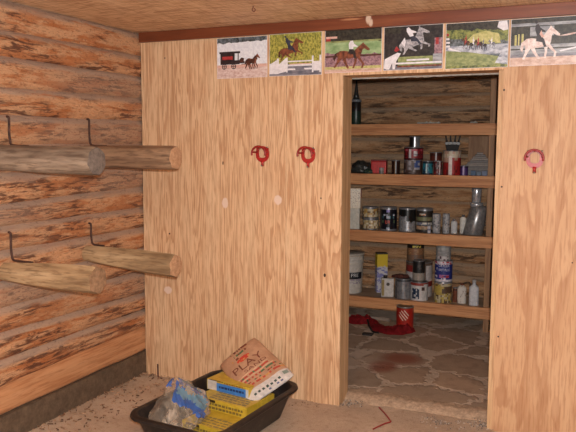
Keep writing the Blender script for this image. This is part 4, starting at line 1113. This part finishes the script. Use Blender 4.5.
def quad(u0, u1, v0, v1, mi=0):
    n = 6; pv = None
    for k in range(n + 1):
        u = u0 + (u1 - u0) * k / n
        cur = (bm.verts.new(bagS(u, v0, 1) + nrm * .0012), bm.verts.new(bagS(u, v1, 1) + nrm * .0012))
        if pv: bm.faces.new((pv[0], cur[0], cur[1], pv[1])).material_index = mi
        pv = cur
rnd = random.Random(5)
for u in (.16, .25, .34, .43, .52, .61, .70):
    quad(u, u + .05, .90 + .008 * rnd.random(), .935, 0)
    if rnd.random() < .6: quad(u + .01, u + .06, .955, .975, 1)
quad(.84, .95, .865, .92, 2)
obj('end_print', bm, [c_(54, 74, 66), c_(92, 96, 130), c_(132, 146, 136)], t)

# clear plastic bag with blue print
t = thing('plastic_bag', 'crumpled clear plastic bag with blue print slumped in the front of the tub', 'bag', (-2.015, -.80, .035))
def film(name, c, a0, a1, rough, s=6.5):
    q = NT(name); n = q.noise(q.mapped(q.obj(), (s, s, s * .7)), 1, 5, .6, 1.2); q.bump(n, .8, .03)
    m = q.done(c, rough)
    q.l(q.math('ADD', a0, q.math('MULTIPLY', q.step(n, .42, .68), a1 - a0)), q.b.inputs['Alpha'])
    return m
bm = bmesh.new(); bmesh.ops.create_icosphere(bm, subdivisions=5, radius=1)
for v in bm.verts:
    d = v.co.normalized(); k = 1 + .22 * nz(d.x * 1.8, d.y * 1.8, d.z * 1.8) + .24 * abs(nz(d.x * 3.6, d.y * 3.6, d.z * 3.6 + 3)) + .10 * abs(nz(d.x * 8, d.y * 8, d.z * 8 + 3)) + .05 * nz(d.x * 11, d.y * 11, d.z * 11)
    x, y, z = d.x * .125 * k, d.y * .20 * k, d.z * .11 * k
    if z < 0: z *= .6
    up_ = max(0, d.z); x += -.10 * up_ ** 2; y += .06 * up_ ** 2; z += .075 * up_ ** 2.5      # gathered neck
    x *= 1 - .45 * up_ ** 2; 
    v.co = Vector((x, y, z + .085))
for f in bm.faces:
    f.smooth = True
    c = f.calc_center_median(); n_ = f.normal
    q = .92 * c.x + .39 * c.y
    if n_.z > -.2 and -.035 < q < .13 and abs(c.z - (.190 - .75 * (q - .03)) + .012 * nz(q * 30, c.y * 20, 2)) < .030: f.material_index = 1
    if q < -.055 and c.z > .262 + .01 * nz(c.x * 30, c.y * 30, 4): f.material_index = 1
    if f.material_index == 1 and abs(c.z - (.205 - .75 * (q - .03))) < .014 and q > -.02: f.material_index = 2
obj('film', bm, [film('clear_film', col(212, 194, 174), .16, .62, .16), film('blue_print_film', col(56, 104, 184), .72, .95, .2), film('teal_print_film', col(112, 156, 182), .72, .95, .2)], t)

# ------------------------------------------------------------------ bits on the dirt floor
bm = bmesh.new(); tube(bm, spline([(-2.685, -.04, .105), (-2.684, -.04, .06), (-2.682, -.04, .018), (-2.665, -.045, .010), (-2.645, -.05, .010)], 5), .0055, 8)
tag(obj('bent_nail', bm, c_(88, 48, 34, .7)), 'rusty bent nail standing against the foot of the plywood wall', 'nail')
bm = bmesh.new(); tube(bm, spline([(-1.118, .04, .012), (-1.06, -.04, .012), (-1.005, -.125, .010), (-.995, -.15, .010), (-1.02, -.19, .010), (-1.06, -.29, .009)], 5), .0042, 8)
tag(obj('red_wire', bm, c_(150, 34, 32)), 'bent piece of red wire on the dirt floor before the doorway', 'wire')
bm = bmesh.new(); tube(bm, spline([(-1.70, -.54, ZC + .004), (-1.70, -.54, ZC - .008), (-1.708, -.535, ZC - .020), (-1.70, -.53, ZC - .028), (-1.692, -.53, ZC - .020), (-1.696, -.535, ZC - .012)], 6), .003, 8)
tag(obj('ceiling_hook', bm, c_(110, 62, 44, .6)), 'small rusty hook screwed into the plywood ceiling', 'hook')
bm = bmesh.new(); rnd = random.Random(8)
def chip(x, y, z, l, w_, h):
    vs0 = len(bm.verts)
    m = Matrix.Translation((x, y, z)) @ Matrix.Rotation(rnd.uniform(0, PI), 4, 'Z') @ Matrix.Rotation(rnd.uniform(-.4, .4), 4, 'Y')
    P = [m @ Vector((sx * l * rnd.uniform(.6, 1), sy * w_ * rnd.uniform(.6, 1), sz * h)) for sx in (-.5, .5) for sy in (-.5, .5) for sz in (0, 1)]
    vs = [bm.verts.new(p) for p in P]; mi = rnd.randrange(3)
    for f in ((0, 1, 3, 2), (4, 6, 7, 5), (0, 4, 5, 1), (2, 3, 7, 6), (0, 2, 6, 4), (1, 5, 7, 3)): bm.faces.new([vs[i] for i in f]).material_index = mi
for i in range(330):
    y = -rnd.random() ** 1.2 * 1.3 - .01; k = rnd.random() ** 1.8
    chip(XL + .012 + k * .30, y, .004 + .022 * max(0, 1 - k * 1.05), rnd.uniform(.006, .03) * (1.5 if rnd.random() < .15 else 1), rnd.uniform(.004, .010), rnd.uniform(.002, .007))
for i in range(90): chip(rnd.uniform(XL + .1, XA - .1), -.006 - rnd.random() ** 2 * .12, .001, rnd.uniform(.004, .012), .005, .004)
o = obj('wood_debris', bm, [c_(150, 116, 88, .9), c_(186, 150, 120, .9), c_(110, 80, 58, .9)]); o['kind'] = 'stuff'; tag(o, 'bark and wood chips strewn along the foot of the log wall', 'debris')
bm = bmesh.new()
for i in range(260):
    a, q = rnd.random() * 2 * PI, rnd.random() ** .8
    x, y = ((XB - .06, .05), (XA + .05, .06), (-.72, -.02))[i % 3]
    chip(x + .09 * q * math.cos(a) * (1.6 if i % 3 == 2 else 1), min(y + .09 * q * math.sin(a), .12), .0 if y < .1 else .02, rnd.uniform(.003, .009), .005, .005)
o = obj('mortar_grit', bm, [c_(150, 138, 128, .9), c_(104, 94, 86, .9), c_(196, 184, 170, .9)]); o['kind'] = 'stuff'; tag(o, 'grey grit scattered at the feet of the doorway', 'grit')

bpy.context.view_layer.update()
for o in SC.objects:                       # the stock sits a touch further right on its boards
    if o.parent is None and o.get('category') and o.name != 'shelf_unit' and o.type in ('MESH', 'EMPTY') and (o.matrix_world @ (Vector(o.bound_box[0]) if o.type == 'MESH' else Vector())).y > 1.4:
        o.location.x += .014
# ------------------------------------------------------------------ camera, flash, ambient daylight
cam = bpy.data.cameras.new('Camera'); co = bpy.data.objects.new('Camera', cam); C.objects.link(co)
yaw, pit, rol = .405468, .100526, .004551
fw = Vector((-math.sin(yaw) * math.cos(pit), math.cos(yaw) * math.cos(pit), -math.sin(pit)))
rt = Vector((math.cos(yaw), math.sin(yaw), 0)); up = rt.cross(fw)
r2 = math.cos(rol) * rt + math.sin(rol) * up; u2 = -math.sin(rol) * rt + math.cos(rol) * up
R3 = Matrix((r2, u2, -fw)).transposed()
co.matrix_world = Matrix.Translation((0, -4.00788, 1.62)) @ R3.to_4x4()
cam.sensor_width = 36; cam.lens = 694.4456 / 576 * 36; cam.clip_start = .05
SC.camera = co

fl = bpy.data.lights.new('camera_flash', 'POINT'); fl.energy = 440; fl.shadow_soft_size = .028; fl.color = (1.0, .985, .97)
fo = bpy.data.objects.new('camera_flash', fl); C.objects.link(fo)
fo.location = Vector((0, -4.02, 1.62)) + u2 * .085 + r2 * .03

w = bpy.data.worlds.new('World'); SC.world = w; w.use_nodes = True
bg = w.node_tree.nodes['Background']; bg.inputs[0].default_value = (.95, .97, 1.0, 1); bg.inputs[1].default_value = .25
SC.view_settings.view_transform = 'Standard'; SC.view_settings.look = 'None'
SC.view_settings.gamma = 1; SC.view_settings.exposure = 0; SC.view_settings.use_curve_mapping = False
